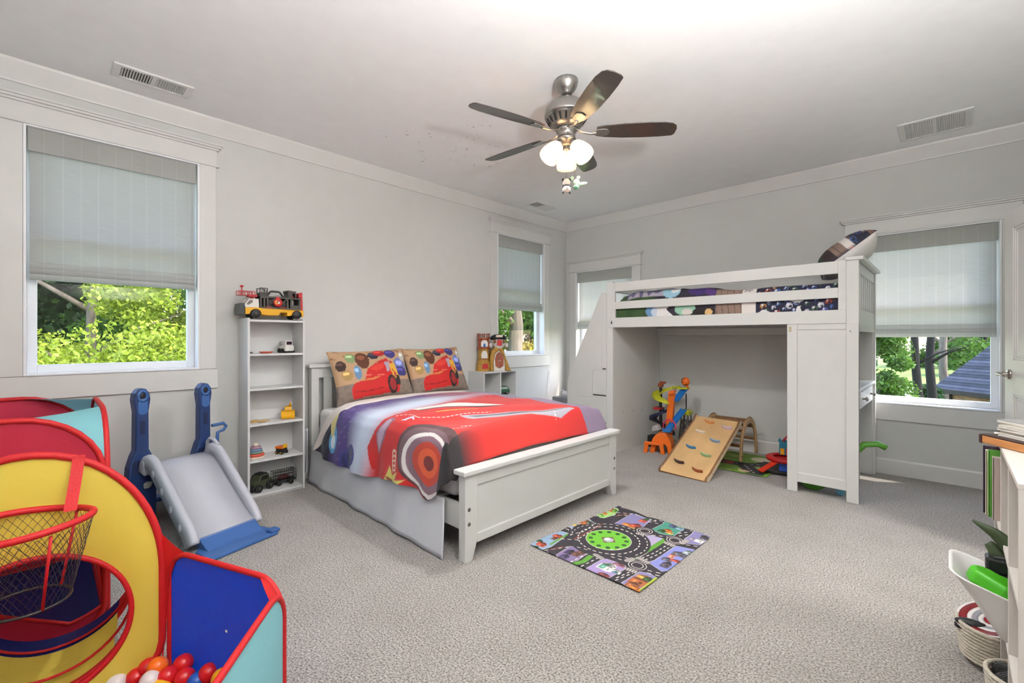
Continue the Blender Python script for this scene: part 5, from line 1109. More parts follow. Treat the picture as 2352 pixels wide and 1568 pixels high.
TZ(lt_, 'lattice_tower', pc('iron', (84, 78, 74), .55)); TZ(MB().box(1.84, 1.955, -.355, -.25, .37, .40).box(1.85, 1.945, -.34, -.26, .40, .425), 'tower_cap', P_lm, None, .004); TZ(MB().cyl((1.90, -.30, .42), (1.90, -.30, .60), .006), 'antenna', P_bk); TZ(MB().box(1.83, 1.97, -.37, -.23, 0, .022), 'tower_base', P_lm, None, .004)

# green play mat under the arch
def matcorner(): return None
def gmat():
    nu, nv = 150, 130; X, Y = np.meshgrid(np.linspace(2.26, 2.86, nu+1), np.linspace(-.90, -.14, nv+1))
    p = Paint(X, Y, (112, 146, 62)); p.put((smoothnoise(X*16, Y*16, 41) > .3).astype(float), (150, 170, 90))
    p.line([(2.24, -.55), (2.4, -.62), (2.6, -.60), (2.72, -.5), (2.8, -.3)], .15, (52, 48, 52)); p.line([(2.24, -.55), (2.4, -.62), (2.6, -.60), (2.72, -.5), (2.8, -.3)], .012, (226, 220, 214), (.03, .03)); p.line([(2.6, -.62), (2.76, -.86)], .14, (52, 48, 52)); p.line([(2.6, -.62), (2.76, -.86)], .01, (226, 220, 214), (.03, .03))
    p.disc(2.46, -.62, .05, (150, 50, 44)); p.disc(2.36, -.76, .06, (60, 92, 46)); p.disc(2.66, -.30, .09, (206, 196, 170)); p.disc(2.66, -.83, .05, (214, 180, 150), .03); p.rect(2.26, 2.86, -.9, -.885, (126, 190, 50)); p.rect(2.845, 2.86, -.9, -.14, (126, 190, 50))
    Z = .008+.004*smoothnoise(X*9, Y*9, 43)
    o = npmesh('play_mat', np.stack([X, Y, Z], -1).reshape(-1, 3), gridF(nu, nv), vcmat('mat_cloth', .85), col=p.c.reshape(-1, 3)); m = o.modifiers.new('solidify', 'SOLIDIFY'); m.thickness = .004
    tag(o, 'green road print play mat under the climbing arch', 'play mat')
gmat()
# toy garage
gg = thing('toy_garage', 'red teal and blue toy garage behind the loft bed panel', 'toy garage', (2.92, -.62, .013), rz=math.radians(10))
MB().box(-.02, .14, -.10, .06, .022, .11).build('blue_block', pc('royal', (36, 78, 176)), gg, bevel=.006)
tr_ = MB(); tr_.tube([(.03+.13*math.cos(a), .02+.13*math.sin(a), .125) for a in [2*PI*k/28 for k in range(28)]], .03, 8, True, flat=(1, .4)); tr_.lathe([(.001, .10), (.16, .10), (.165, .125), (.16, .128), (.11, .112), (.001, .112)], 28, Matrix.Translation((.03, .02, 0))); tr_.build('round_track', P_rd, gg)
MB().bar((-.02, -.07, .12), (-.16, -.19, .02), .06, .014).build('exit_ramp', pc('vermilion', (214, 52, 28)), gg, bevel=.003)
ho = MB()
ho.box(-.03, .11, .08, .16, .13, .25); o = ho.build('teal_house', P_tl, gg, bevel=.004)
for k, m in enumerate((P_y, P_rd, P_y)): MB().box(-.02+.045*k, .012+.045*k, .074, .081, .135, .19).build('house_door', m, o)
zz = MB(); zz.prism([(-.04, .25), (-.03, .285), (-.01, .262), (.01, .29), (.03, .262), (.05, .29), (.07, .262), (.09, .288), (.12, .25)], .08, .1, frame((0, 0, 0), (1, 0, 0), (0, 0, 1), (0, 1, 0))); zz.build('house_crest', P_tl, o)
MB().bar((.0, .1, .26), (.17, .1, .46), .07, .014, (0, 0, 1)).build('lift_ramp', P_rd, gg, bevel=.003)
bk_ = MB(); bk_.box(.1, .16, .03, .15, .11, .4); bk_.build('lift_tower', P_rd, gg, bevel=.004); MB().box(-.17, .17, -.12, .19, 0, .022).build('base_plate', P_bk, gg, bevel=.004)
# ride-on toy half hidden behind the panel, its handle showing past the desk
ro = thing('ride_on_toy', 'green and sky blue ride-on toy under the loft desk', 'ride-on toy', (3.28, -.86, 0))
wheel(ro, (-.06, -.10, .105), .105, .05, (0, -1, 0), m=P_gn); wheel(ro, (-.06, .12, .105), .105, .05, (0, 1, 0), m=P_gn)
MB().prism([(.06, 0), (.04, .10), (.02, .16), (.12, .16), (.11, .06), (.10, 0)], -.035, .035, frame((.04, -.10, 0), (1, 0, 0), (0, 0, 1), (0, -1, 0))).build('front_leg', P_sk, ro, bevel=.01)
MB().box(-.10, .17, -.07, .08, .15, .22).build('seat', P_sk, ro, bevel=.02, seg=4)
MB().tube([(.12, .02, .2), (.18, .04, .3), (.25, .06, .385), (.33, .08, .40), (.38, .09, .375)], [.02, .022, .024, .024, .022], 12).build('handle', P_gn, ro)

# ================================================================== road map play mat in front of the bed
def roadmat():
    nu, nv = 420, 500
    c00, c01, c11, c10 = onz(1218, 1253), onz(1420, 1168), onz(1631, 1237), onz(1468, 1363)    # left, top, right, bottom corners
    s, t = np.meshgrid(np.linspace(0, 1, nu+1), np.linspace(0, 1, nv+1))
    B = lambda k: c00[k]*(1-s)*(1-t)+c10[k]*s*(1-t)+c11[k]*s*t+c01[k]*(1-s)*t
    X, Y = B(0), B(1)
    p = Paint(X, Y, (50, 46, 52))
    def Q(cx_, cy_): v = onz(1200+cx_/5.113, 1150+cy_/5.113); return (v.x, v.y)
    L = lambda pts: [Q(*q) for q in pts]
    lav, sky_, grn = (128, 122, 164), (134, 158, 184), (90, 146, 50)
    wh = (222, 214, 206)
    def blk(pts, c, spots=()):
        P_ = L(pts); p.line(P_+[P_[0]], .006, (196, 190, 190)); p.poly(P_, c)
        for (x, y, r, ry, cc) in spots:
            a = Q(x, y); r *= .8; ry *= .8; k_ = lambda f: tuple(min(255, int(v*f)) for v in cc)
            p.poly([(a[0]-r, a[1]-ry), (a[0]+r, a[1]-ry), (a[0]+r, a[1]+ry*.4), (a[0]+r*.3, a[1]+ry), (a[0]-r*.4, a[1]+ry*.8), (a[0]-r, a[1]+ry*.3)], cc)
            p.poly([(a[0]-r*1.1, a[1]+ry*.2), (a[0], a[1]+ry*1.1), (a[0]+r*1.1, a[1]+ry*.2)], k_(.6)); p.rect(a[0]-r*.6, a[0]-r*.2, a[1]-ry*.6, a[1]-ry*.1, k_(1.35)); p.rect(a[0]+r*.15, a[0]+r*.6, a[1]-ry*.6, a[1]-ry*.1, k_(.55))
    O, RD, BR, GY, DG, WH = (206, 122, 52), (176, 76, 56), (104, 70, 56), (96, 92, 104), (54, 84, 50), (220, 214, 206)
    blk([(75, 540), (270, 430), (400, 370), (545, 405), (440, 485), (330, 560), (200, 600)], sky_, ((200, 500, .04, .02, DG), (420, 440, .035, .035, RD), (380, 460, .02, .03, BR), (230, 530, .035, .035, RD), (160, 560, .02, .02, DG)))
    p.line(L([(330, 530), (540, 410)]), .014, grn)
    blk([(505, 325), (660, 210), (780, 240), (840, 275), (690, 370), (620, 372)], (150, 160, 176), ((690, 270, .05, .045, O), (740, 255, .03, .03, RD), (660, 330, .045, .025, (214, 170, 70)), (790, 270, .03, .02, DG)))
    blk([(850, 180), (980, 90), (1130, 125), (1080, 185), (960, 220), (880, 210)], (150, 190, 110), ((950, 165, .035, .03, O), (1040, 130, .04, .035, (196, 110, 60)), (1090, 140, .02, .03, grn), (920, 190, .03, .012, grn), (990, 95, .02, .02, DG)))
    blk([(1060, 300), (1290, 168), (1510, 240), (1360, 365), (1260, 375), (1160, 330)], lav, ((1250, 300, .05, .03, O), (1330, 310, .04, .05, RD), (1420, 250, .03, .04, (196, 90, 70)), (1300, 340, .04, .02, (220, 180, 90)), (1460, 230, .02, .03, DG)))
    blk([(1520, 350), (1680, 275), (1910, 340), (1770, 430), (1620, 405)], (70, 140, 120), ((1700, 370, .035, .04, O), (1640, 370, .03, .03, DG), (1770, 320, .03, .03, (70, 80, 110)), (1740, 400, .02, .02, (226, 170, 80)), (1850, 350, .03, .02, sky_)))
    blk([(1880, 480), (2020, 385), (2215, 440), (2080, 530), (1910, 510)], lav, ((2080, 480, .03, .04, WH), (2140, 450, .03, .03, (70, 66, 72)), (2000, 460, .02, .02, (170, 150, 160))))
    blk([(1125, 620), (1330, 575), (1385, 430), (1500, 420), (1690, 475), (1560, 560), (1340, 700), (1260, 660)], (158, 150, 186), ((1360, 620, .045, .02, RD), (1320, 640, .03, .025, (216, 150, 70)), (1460, 580, .03, .016, (150, 90, 80))))
    for x, y, r in ((1490, 480, .04), (1430, 550, .025), (1530, 500, .03)): a = Q(x, y); p.disc(a[0], a[1], r, (190, 150, 160), rin=.88)
    p.line(L([(1290, 690), (1500, 580), (1670, 475)]), .03, grn)
    blk([(1480, 735), (1560, 710), (1800, 545), (2040, 590), (1730, 825), (1640, 840)], (126, 130, 190), ((1700, 700, .035, .03, GY), (1690, 760, .03, .05, (84, 76, 88)), (1810, 720, .04, .02, RD), (1850, 640, .05, .04, GY), (1950, 620, .03, .04, (150, 160, 160)), (1760, 660, .02, .04, (196, 130, 110))))
    blk([(1165, 990), (1380, 850), (1490, 870), (1570, 915), (1390, 1085), (1250, 1035)], lav, ((1370, 960, .05, .06, (170, 96, 56)), (1300, 1010, .04, .04, (150, 90, 60)), (1440, 920, .05, .03, (196, 140, 70)), (1480, 940, .03, .03, DG), (1330, 1050, .04, .02, O)))
    p.line(L([(1390, 1075), (1480, 1000), (1570, 925)]), .014, (170, 180, 60))
    p.poly(L([(1400, 1090), (1500, 1010), (1590, 930), (1660, 900), (1540, 1010), (1430, 1085)]), (110, 140, 176))
    blk([(735, 825), (960, 688), (1100, 740), (1210, 785), (1190, 830), (1020, 925), (870, 880)], (160, 140, 186), ((1000, 790, .055, .06, WH), (985, 790, .04, .045, (96, 150, 130)), (1010, 810, .02, .05, WH), (1100, 850, .035, .025, WH), (1090, 860, .02, .015, (80, 130, 140)), (960, 890, .04, .02, (130, 70, 70)), (1140, 770, .04, .02, (140, 84, 90))))
    blk([(395, 655), (560, 555), (710, 570), (800, 605), (640, 720), (540, 745)], (124, 106, 146), ((560, 620, .03, .04, (60, 52, 76)), (640, 640, .03, .04, BR), (500, 670, .03, .03, (70, 62, 90)), (700, 620, .03, .03, BR)))
    p.line(L([(610, 760), (720, 730), (850, 625)]), .03, grn); p.line(L([(650, 570), (800, 600), (860, 610)]), .012, grn)
    # big roundabout
    c = Q(1010, 470); R1 = .125
    p.disc(*c, R1*1.95, (48, 44, 50)); p.disc(*c, R1*1.08, (206, 200, 190)); p.disc(*c, R1*1.05, (104, 176, 50))
    for k in range(12): a = 2*PI*k/12; p.disc(c[0]+R1*.84*math.cos(a), c[1]+R1*.84*math.sin(a), .014, (44, 76, 36))
    p.poly([(c[0]+.05*math.cos(math.radians(q)), c[1]+.05*math.sin(math.radians(q))) for q in (0, 90, 180, 270)], (110, 84, 50)); p.disc(c[0], c[1], .03, (170, 170, 186)); p.disc(c[0]-.01, c[1]+.005, .016, (224, 224, 232))
    p.line([(c[0]+R1*1.45*math.cos(a), c[1]+R1*1.45*math.sin(a)) for a in np.linspace(0, 2*PI, 50)], .007, wh, (.02, .016))
    p.line([(c[0]+R1*1.8*math.cos(a), c[1]+R1*1.8*math.sin(a)) for a in np.linspace(-.3, 1.2*PI, 40)], .005, wh, (.02, .02))
    for x, y in ((1435, 370), (1790, 480), (1350, 775)):
        a = Q(x, y); p.disc(*a, .062, (48, 44, 50)); p.disc(*a, .048, wh, rin=.93); p.disc(*a, .032, wh, rin=.88)
    # lane dashes and zebra crossings
    for pts in ([(120, 560), (330, 630)], [(260, 600), (540, 560)], [(450, 470), (640, 480), (760, 400), (900, 300)], [(560, 420), (720, 380), (860, 280)], [(440, 340), (580, 380)], [(760, 190), (880, 215)], [(1050, 190), (1260, 190)], [(1110, 160), (1290, 170)], [(1480, 260), (1620, 290)], [(1530, 250), (1640, 270)], [(1520, 420), (1700, 440)], [(1830, 400), (1990, 380)], [(1840, 430), (1960, 410)], [(1920, 530), (2080, 550)], [(1400, 690), (1560, 620), (1740, 510)], [(1440, 710), (1600, 640), (1760, 540)], [(1030, 640), (1240, 690)], [(1040, 670), (1220, 730)], [(640, 560), (760, 590)], [(690, 790), (880, 690)], [(1090, 960), (1290, 870)], [(1100, 930), (1250, 860)], [(1470, 830), (1640, 870)], [(1460, 860), (1620, 900)], [(560, 740), (760, 640)], [(860, 560), (1000, 590), (1160, 580)]):
        p.line(L(pts), .006, wh, (.022, .02))
    for pts in ([(330, 590), (480, 560)], [(600, 470), (740, 400), (940, 290)], [(1100, 200), (1240, 170)]): p.line(L(pts), .005, (170, 80, 50))
    for (a, b) in (((860, 650), (930, 690)), ((1230, 820), (1320, 850)), ((1370, 690), (1470, 740)), ((1230, 720), (1290, 700)), ((1690, 510), (1770, 540)), ((1360, 400), (1420, 410)), ((1880, 510), (1930, 480))): p.line(L([a, b]), .034, (120, 112, 110)); p.line(L([a, b]), .03, (196, 190, 184), (.006, .008))
    Z = .010+.004*smoothnoise(X*7, Y*7, 51)+np.where(t > .97, .008*np.abs(np.sin(s*9)), 0)+np.where(s < .04, .008*np.abs(np.sin(t*11)), 0)
    o = npmesh('road_map_mat', np.stack([X, Y, Z], -1).reshape(-1, 3), gridF(nu, nv), vcmat('road_mat_cloth', .7), col=p.c.reshape(-1, 3)); m = o.modifiers.new('solidify', 'SOLIDIFY'); m.thickness = .004; m.offset = -1
    tag(o, 'dark city road map play mat on the carpet before the footboard', 'play mat')
roadmat()

# ================================================================== toddler slide
M_slg = mat('slide_grey', (186, 186, 194), .38, var=.02); M_slb = mat('slide_blue', (58, 98, 158), .35, var=.02); M_sld = mat('slide_navy', (34, 56, 104), .38, var=.03)
sl_ = thing('toddler_slide', 'grey and blue plastic toddler slide with two navy posts under the window', 'slide', (.385, -4.655, 0), rz=math.radians(17))
prof = [(-.03, .435), (.02, .437), (.07, .43), (.12, .405), (.18, .36), (.30, .255), (.42, .15), (.50, .09), (.535, .072)]
def dense(pr, n=40):
    a = np.array(pr); d = np.r_[0, np.cumsum(np.hypot(*np.diff(a, axis=0).T))]; t = np.linspace(0, d[-1], n); x = np.interp(t, d, a[:, 0]); z = np.interp(t, d, a[:, 1])
    k = np.ones(5)/5; f = lambda q: np.r_[q[:2], np.convolve(q, k, 'valid'), q[-2:]]
    return list(zip(f(x), f(z)))
dp = dense(prof)
s = MB(); s.ring([[Vector((x, -.165, z)), Vector((x, .165, z)), Vector((x, .165, z-.03)), Vector((x, -.165, z-.03))] for x, z in dp], smooth=True); s.build('slide_bed', M_slg, sl_)
for sd_ in (-1, 1):
    y = sd_*.188; r = MB(); rp_ = dense([(-.05, .40), (-.03, .47), (.03, .505), (.09, .50), (.15, .46), (.22, .395), (.36, .265), (.46, .175), (.52, .12), (.55, .06)], 46)
    rings = []
    for i, (x, z) in enumerate(rp_):
        a = rp_[max(i-1, 0)]; b = rp_[min(i+1, len(rp_)-1)]; tx, tz = b[0]-a[0], b[1]-a[1]; L = math.hypot(tx, tz); nx, nz = -tz/L, tx/L
        if nz < 0: nx, nz = -nx, -nz
        w = .024; dn_ = .085
        rings.append([Vector((x+nx*p, y+q, z+nz*p)) for p, q in ((-dn_, -w), (-.012, -w), (.0, -w*.6), (.004, 0), (0, w*.6), (-.012, w), (-dn_, w))])
    r.ring(rings, smooth=True); rr_ = r.build('side_rail', M_slg, sl_)
    for k in range(5):
        x, z = rp_[8+7*k]; MB().ball((x-.02, y+sd_*.023, z-.055), (.016, .006, .022)).build('embossed_dimple', M_slg, rr_)
lh = MB(); lh.tube([(-.04, .19, .43), (-.03, .19, .50), (.0, .19, .525), (.05, .19, .52), (.10, .19, .485)], .012, 8); lh.build('grab_loop', M_slg, sl_)
fp_ = MB(); fp_.prism([(.51, -.16), (.51, .16), (.56, .20), (.70, .21), (.72, .19), (.72, -.19), (.70, -.21), (.56, -.20)], .0, .022); fp_.build('landing_plate', M_slb, sl_, bevel=.008)
MB().prism([(.48, .09), (.53, .075), (.60, .03), (.62, .02), (.5, .02)], -.165, .165, Mq).build('landing_ramp', M_slb, sl_, bevel=.004)
MB().box(.66, .72, .15, .21, .02, .038).build('landing_lip', M_slb, sl_, bevel=.008)
for sd_ in (-1, 1):
    o_ = thing  # noqa
    y0 = sd_*.185; Mps = frame((-.075, y0, 0), (0, 1, 0), (0, 0, 1), (1, 0, 0))
    low = [(-.075, 0), (-.078, .30), (-.07, .42), (-.05, .49), (-.036, .52), (-.034, .76), (-.04, .80), (-.044, .835), (-.038, .875), (-.02, .90), (0, .906), (.02, .90), (.038, .875), (.044, .835), (.04, .80), (.034, .76), (.036, .52), (.05, .49), (.07, .42), (.078, .30), (.075, 0)]
    po = MB().prism(low, -.035, .03, Mps).build('post', M_sld, sl_, bevel=.010, seg=3)
    k = MB(); k.lathe([(.016, 0), (.03, 0), (.032, .008), (.018, .008), (.016, 0)], 20, Mps @ Matrix.Translation((0, .858, .028)) @ Matrix.Scale(1.25, 4, (0, 1, 0)), cap=False); k.build('post_eye_rim', M_slb, po)
    MB().ball((0, 0, 0), (.014, .022, .004), M=Mps.to_3x3().to_4x4()).build('post_eye', M_black, po).location = Mps @ Vector((0, .858, .0305))
    MB().prism(rrect(.052, .10, .024, 5, 0, .79), .028, .034, Mps).build('post_collar', M_slb, po, bevel=.002)
    MB().prism(rrect(.026, .085, .008, 4, 0, .66), .0295, .0315, Mps).build('post_slot', mat('slide_recess', (22, 36, 72), .5), po)
    for q in (-1, 1): MB().prism(rrect(.044, .085, .02, 5, q*.03, .42), .0295, .0315, Mps).build('post_slot', MATS['slide_recess'], po)
    MB().prism(rrect(.13, .26, .03, 5, 0, .20), .028, .034, Mps).build('post_panel', M_sld, po, bevel=.003)
    if sd_ < 0:
        kn = MB(); kn.lathe([(.001, 0), (.02, 0), (.022, .014), (.001, .018)], 12, Mps @ Matrix.Translation((.02, .30, .034))); kn.bar(Mps @ Vector((-.0, .285, .05)), Mps @ Vector((.04, .315, .05)), .01, .01); kn.build('clamp_knob', P_sg, po)
    else:
        hk_ = MB(); hk_.tube([(-.06, y0+.05, .60), (-.06, y0+.13, .605), (-.06, y0+.15, .58), (-.06, y0+.13, .555), (-.06, y0+.09, .545), (-.06, y0+.085, .46)], .011, 8); hk_.build('side_loop', M_slb, po)
for x in (-.30, -.16):
    MB().box(x, x+.10, -.17, .17, .12 if x < -.2 else .26, .15 if x < -.2 else .29).build('step', M_slb, sl_, bevel=.008)
for y in (-.185, .165): MB().prism([(-.34, 0), (-.34, .14), (-.2, .28), (-.08, .44), (-.08, 0)], 0, .02, frame((0, y+.02, 0), (1, 0, 0), (0, 0, 1), (0, -1, 0))).build('ladder_side', M_sld, sl_, bevel=.004)

# ================================================================== pop-up ball pit, crawl tunnel and cube tent
def cloth(name, col, tr=.35): return mat('nylon_'+name, col, .55, transl=tr, bump=.12, bscale=40, var=.03, vscale=6)
C_y, C_b, C_c, C_r, C_d, C_n = cloth('yellow', (246, 224, 92), .4), cloth('blue', (16, 76, 218), .25), cloth('aqua', (140, 206, 214), .3), cloth('red', (214, 34, 34), .3), cloth('crimson', (196, 36, 66), .3), cloth('navy', (22, 32, 110), .2)
C_bind = mat('red_binding', (190, 18, 24), .6, bump=.2, bscale=120)
def rim(par, pts, r=.009, name='rim'): return MB().tube(pts, r, 8, True).build(name, C_bind, par, world=True)
def panel_pts(a, b, z0, z1, rt, rb=.05, inset=.0, n=8):
    """outline of a rounded panel standing between ground points a, b; returns 3-d points (counter clockwise from bottom a)"""
    a = Vector(a); b = Vector(b); L = (b-a).length; d = (b-a)/L; P = []
    def cor(cx, cz, r, a0): return [(cx+r*math.cos(math.radians(a0+90*k/n)), cz+r*math.sin(math.radians(a0+90*k/n))) for k in range(n+1)]
    o = cor(L-inset-rb, z0+rb, rb, -90)+cor(L-inset-rt, z1-rt, rt, 0)+cor(inset+rt, z1-rt, rt, 90)+cor(inset+rb, z0+rb, rb, 180)
    return [a+d*x+Vector((0, 0, z)) for x, z in o], o
def sag_panel(par, pts, m, name='panel', nrm=None, sag=.012):
    c = sum(pts, Vector())/len(pts); mb = MB(); n = len(pts); rings = []
    for k in range(6):
        f = k/5; rings.append([c+(p-c)*max(f, .02)+(nrm or Vector())*sag*(1-f*f) for p in pts])
    mb.ring(rings, cap=False); return mb.build(name, m, par, world=True)
def gusset(par, pa, pb, m, name='gusset'):
    """fabric ruled between two rim arcs of equal length"""
    mb = MB(); n = len(pa); mid = [(x+y)/2+Vector((0, 0, -.004)) for x, y in zip(pa, pb)]
    mb.ring([pa, mid, pb], closed_u=False, cap=False); return mb.build(name, m, par, world=True)
hx_ = [Vector(v+(0,)) for v in ((1.996, -4.961), (2.53, -4.748), (2.977, -5.10), (2.895, -5.665), (2.365, -5.876), (1.918, -5.52))]
hc = sum(hx_, Vector())/6
pit = thing('ball_pit', 'pop-up nylon ball pit with blue and aqua walls and a yellow hoop panel', 'ball pit', tuple(hc))
PH = .46; outs = []
for k, m in enumerate((C_b, C_c, C_r, C_y, C_b)):
    a, b = hx_[k], hx_[(k+1) % 6]; pts, _ = panel_pts(a, b, .012, PH, .10, .06, .012); nr_ = Vector((hc-(a+b)/2)).normalized()
    sag_panel(pit, pts, m, 'wall_panel', nr_, -.015); rim(pit, pts); outs.append(pts)
for k in range(4):
    A_, B_ = outs[k], outs[k+1]      # right side of panel k with left side of panel k+1
    ra = A_[9:18]; la = B_[18:27]
    gusset(pit, list(reversed(ra)), la, C_r)
# pit floor
fl_ = MB(); fl_.add([h+Vector((0, 0, .014)) for h in hx_], [tuple(range(6))[::-1]], False); fl_.build('pit_floor', C_r, pit, world=True)
# tall yellow panel with crawl hole
A5 = hx_[0]; uy = (hx_[5]-hx_[0]).normalized(); ny = Vector((-uy.y, uy.x, 0))
if (hc-A5).dot(ny) < 0: ny = -ny
Y2 = lambda s, z, w=0: A5+uy*s+Vector((0, 0, z))+ny*w
hcx, hcz, hr = .335, .29, .236
def outline(th):
    """radius from hole centre to the arch outline in direction th"""
    lo, hi = hr, 1.2
    def inside(x, z):
        x -= .35
        if z > .40: return (x/.335)**2+((z-.40)/.452)**2 < 1
        if z < .012: return False
        if z < .16:
            q = max(0, abs(x)-(.335-.14)); return q < .14 and (q/.14)**2+((.16-z)/.148)**2 < 1
        return abs(x) < .335
    for _ in range(22):
        md = (lo+hi)/2
        if inside(hcx+md*math.cos(th), hcz+md*math.sin(th)): lo = md
        else: hi = md
    return lo
NT = 72; ths = [2*PI*k/NT for k in range(NT)]; ro_ = [outline(t) for t in ths]
rings = [[Y2(hcx+(hr+(R-hr)*f)*math.cos(t), hcz+(hr+(R-hr)*f)*math.sin(t), .012*math.sin(PI*f)) for t, R in zip(ths, ro_)] for f in (0, .2, .4, .6, .8, 1)]
yp = MB().ring(rings, cap=False).build('hoop_panel', C_y, pit, world=True)
rim(pit, rings[-1], .012); rim(pit, rings[0], .009, 'hole_rim')
gusset(pit, [Y2(.016, z) for z in (.02, .15, .3, .40, .52)], [outs[0][k] for k in (26, 24, 21, 19, 18)], C_r)
MB().grid(lambda u, v: Y2(.215+.03*u+.01*v, .838-.15*v, .012+.10*v**1.5), 3, 12).build('hoop_strap', C_bind, pit, world=True)
# basketball hoop with net
hcen = Y2(.325, .685, .155); HR = .142
MB().tube([hcen+Vector((HR*math.cos(2*PI*k/40), HR*math.sin(2*PI*k/40), .006*math.sin(4*PI*k/40))) for k in range(40)], .010, 8, True).build('hoop_ring', C_bind, pit, world=True)
nt_ = MB(); NV = 40
def netp(a, f): r = HR*(1-.34*f); return hcen+Vector((r*math.cos(a), r*math.sin(a), -.012-.215*f))
for k in range(NV):
    for sg in (-1, 1): nt_.tube([netp(2*PI*k/NV+sg*1.1*f, f) for f in (0, .2, .4, .6, .8, 1)], .0007, 3, cap=False)
nt_.tube([netp(2*PI*k/30, 1) for k in range(30)], .004, 6, True)
no_ = nt_.build('net', M_black, pit, world=True); no_['kind'] = 'stuff'
for k in range(3):
    a = math.radians(20+110*k); MB().tube([netp(a, 0), netp(a, .5), netp(a, 1)], .004, 6).build('net_tape', C_bind, pit, world=True)
# crawl tunnel from the hole to the cube tent
tn = thing('crawl_tunnel', 'short striped crawl tunnel behind the hole of the yellow panel', 'play tunnel', tuple(Y2(hcx, 0, -.2)))
axn = -ny; TL = .44
tcol = [C_r, C_y, C_n, C_c]; tm2 = MB(); NA, NX = 64, 23
for j in range(NX):
    for i in range(NA):
        am = (i+.5)/NA*360; x = (j+.5)/NX*TL; gapz = 318 < am < 345 and .10 < x < .32
        if gapz: continue
        if am < 85 or am > 345: c = 0 if x < .26 else 2
        elif am > 318: c = 0
        elif am > 180: c = 0 if x < .13 else (1 if x < .36 else 2)
        else: c = 1 if x < .12 else (3 if x < .28 else 2)
        tm2.m = c; q = []
        for (ii, jj) in ((i, j), (i+1, j), (i+1, j+1), (i, j+1)):
            t = -2*PI*ii/NA+PI; f = jj/NX; R = hr*(1-.02*math.sin(PI*3*f)**2)
            q.append(Y2(hcx+R*math.cos(t), hcz+R*math.sin(t)-.045*math.sin(PI*f)*(1 if math.sin(t) < 0 else .2), -TL*f))
        tm2.add(q, [(0, 1, 2, 3)], True)
tm2.build('tunnel_fabric', tcol, tn, world=True)
for f in (.1, .43, .85): MB().tube([Y2(hcx+hr*math.cos(2*PI*k/48), hcz+hr*math.sin(2*PI*k/48)-.02*(math.sin(2*PI*k/48) < 0)*math.sin(PI*f), -TL*f) for k in range(48)], .005, 6, True).build('hoop_wire', C_bind, tn, world=True)
# red cube tent beside the wall
tc_ = thing('cube_play_tent', 'crimson pop-up cube tent with aqua corners between the wall and ball pit', 'play tent', (1.03, -5.56, 0))
q0, q1, q2, q3 = Vector((1.46, -6.02, 0)), Vector((1.46, -5.085, 0)), Vector((.56, -5.085, 0)), Vector((.56, -6.02, 0)); TH2 = .905
po = []
for a, b, m in ((q0, q1, C_d), (q1, q2, C_c), (q2, q3, C_d), (q3, q0, C_c)):
    pts, _ = panel_pts(a, b, .012, TH2, .26, .1, .01); nr_ = (Vector((1.01, -5.55, 0))-(a+b)/2).normalized(); po.append(pts)
    if (a-q0).length < 1e-6:        # front: round crawl opening low down where the tunnel joins
        hk0 = Y2(hcx, hcz, 0); tt_ = (hk0.x-1.46)/ny.x; hk0 = hk0-ny*tt_; Rm = []; cen2 = Vector((1.46, hk0.y, hk0.z))
        for p_ in pts:
            d2 = (p_-cen2).normalized(); Rm.append((cen2+d2*.225, p_))
        MB().ring([[h_+(o_-h_)*f for h_, o_ in Rm] for f in (0, .25, .5, .75, 1)], cap=False).build('wall_panel', m, tc_, world=True)
        rim(tc_, [h_ for h_, o_ in Rm], .007, 'hole_rim')
    else: sag_panel(tc_, pts, m, 'wall_panel', nr_, .012)
    rim(tc_, pts, .011)
for k in range(4): gusset(tc_, list(reversed(po[k][9:18])), po[(k+1) % 4][18:27], C_c)
fl_ = MB(); fl_.add([q+Vector((0, 0, .014)) for q in (q0, q1, q2, q3)], [(0, 1, 2, 3)], False); fl_.build('tent_floor', C_n, tc_, world=True)
# balls
BALL = {n: mat('ball_'+n, c, .28) for n, c in (('red', (206, 26, 30)), ('orange', (236, 106, 24)), ('white', (226, 214, 210)), ('yellow', (236, 178, 30)), ('blue', (26, 86, 176)), ('green', (40, 150, 50)))}
bme = {}
def ball(px, py, z, col, where, grp):
    p = onz(px, py, z)
    return ballat(p, col, where, grp)
def ballat(p, col, where, grp):
    if col not in bme: bme[col] = MB().ball((0, 0, 0), .031, 20, 14).build('play_ball', BALL[col]); o = bme[col]
    else: o = bme[col].copy(); COL.objects.link(o)
    o.location = p; return tag(o, '%s plastic play ball %s' % (col, where), 'ball', grp)
wp, gpn = 'lying inside the ball pit', 'balls in the ball pit'
for px, py, z, c in ((268, 1570, .05, 'white'), (312, 1556, .05, 'red'), (340, 1533, .07, 'red'), (362, 1531, .10, 'orange'), (345, 1563, .08, 'white'), (385, 1553, .08, 'red'), (421, 1524, .09, 'red'), (424, 1556, .07, 'red'), (452, 1566, .06, 'blue'), (479, 1545, .08, 'red'), (509, 1557, .09, 'yellow'), (370, 1580, .06, 'yellow'), (300, 1595, .05, 'green'), (410, 1600, .05, 'red'), (470, 1610, .05, 'white'), (520, 1600, .05, 'orange'), (240, 1600, .05, 'blue')): ball(px, py, z, c, wp, gpn)
for s, z, w, c in ((.42, .09, -.12, 'yellow'), (.43, .085, -.20, 'green'), (.40, .08, -.06, 'white'), (.46, .095, -.26, 'red')):
    pass
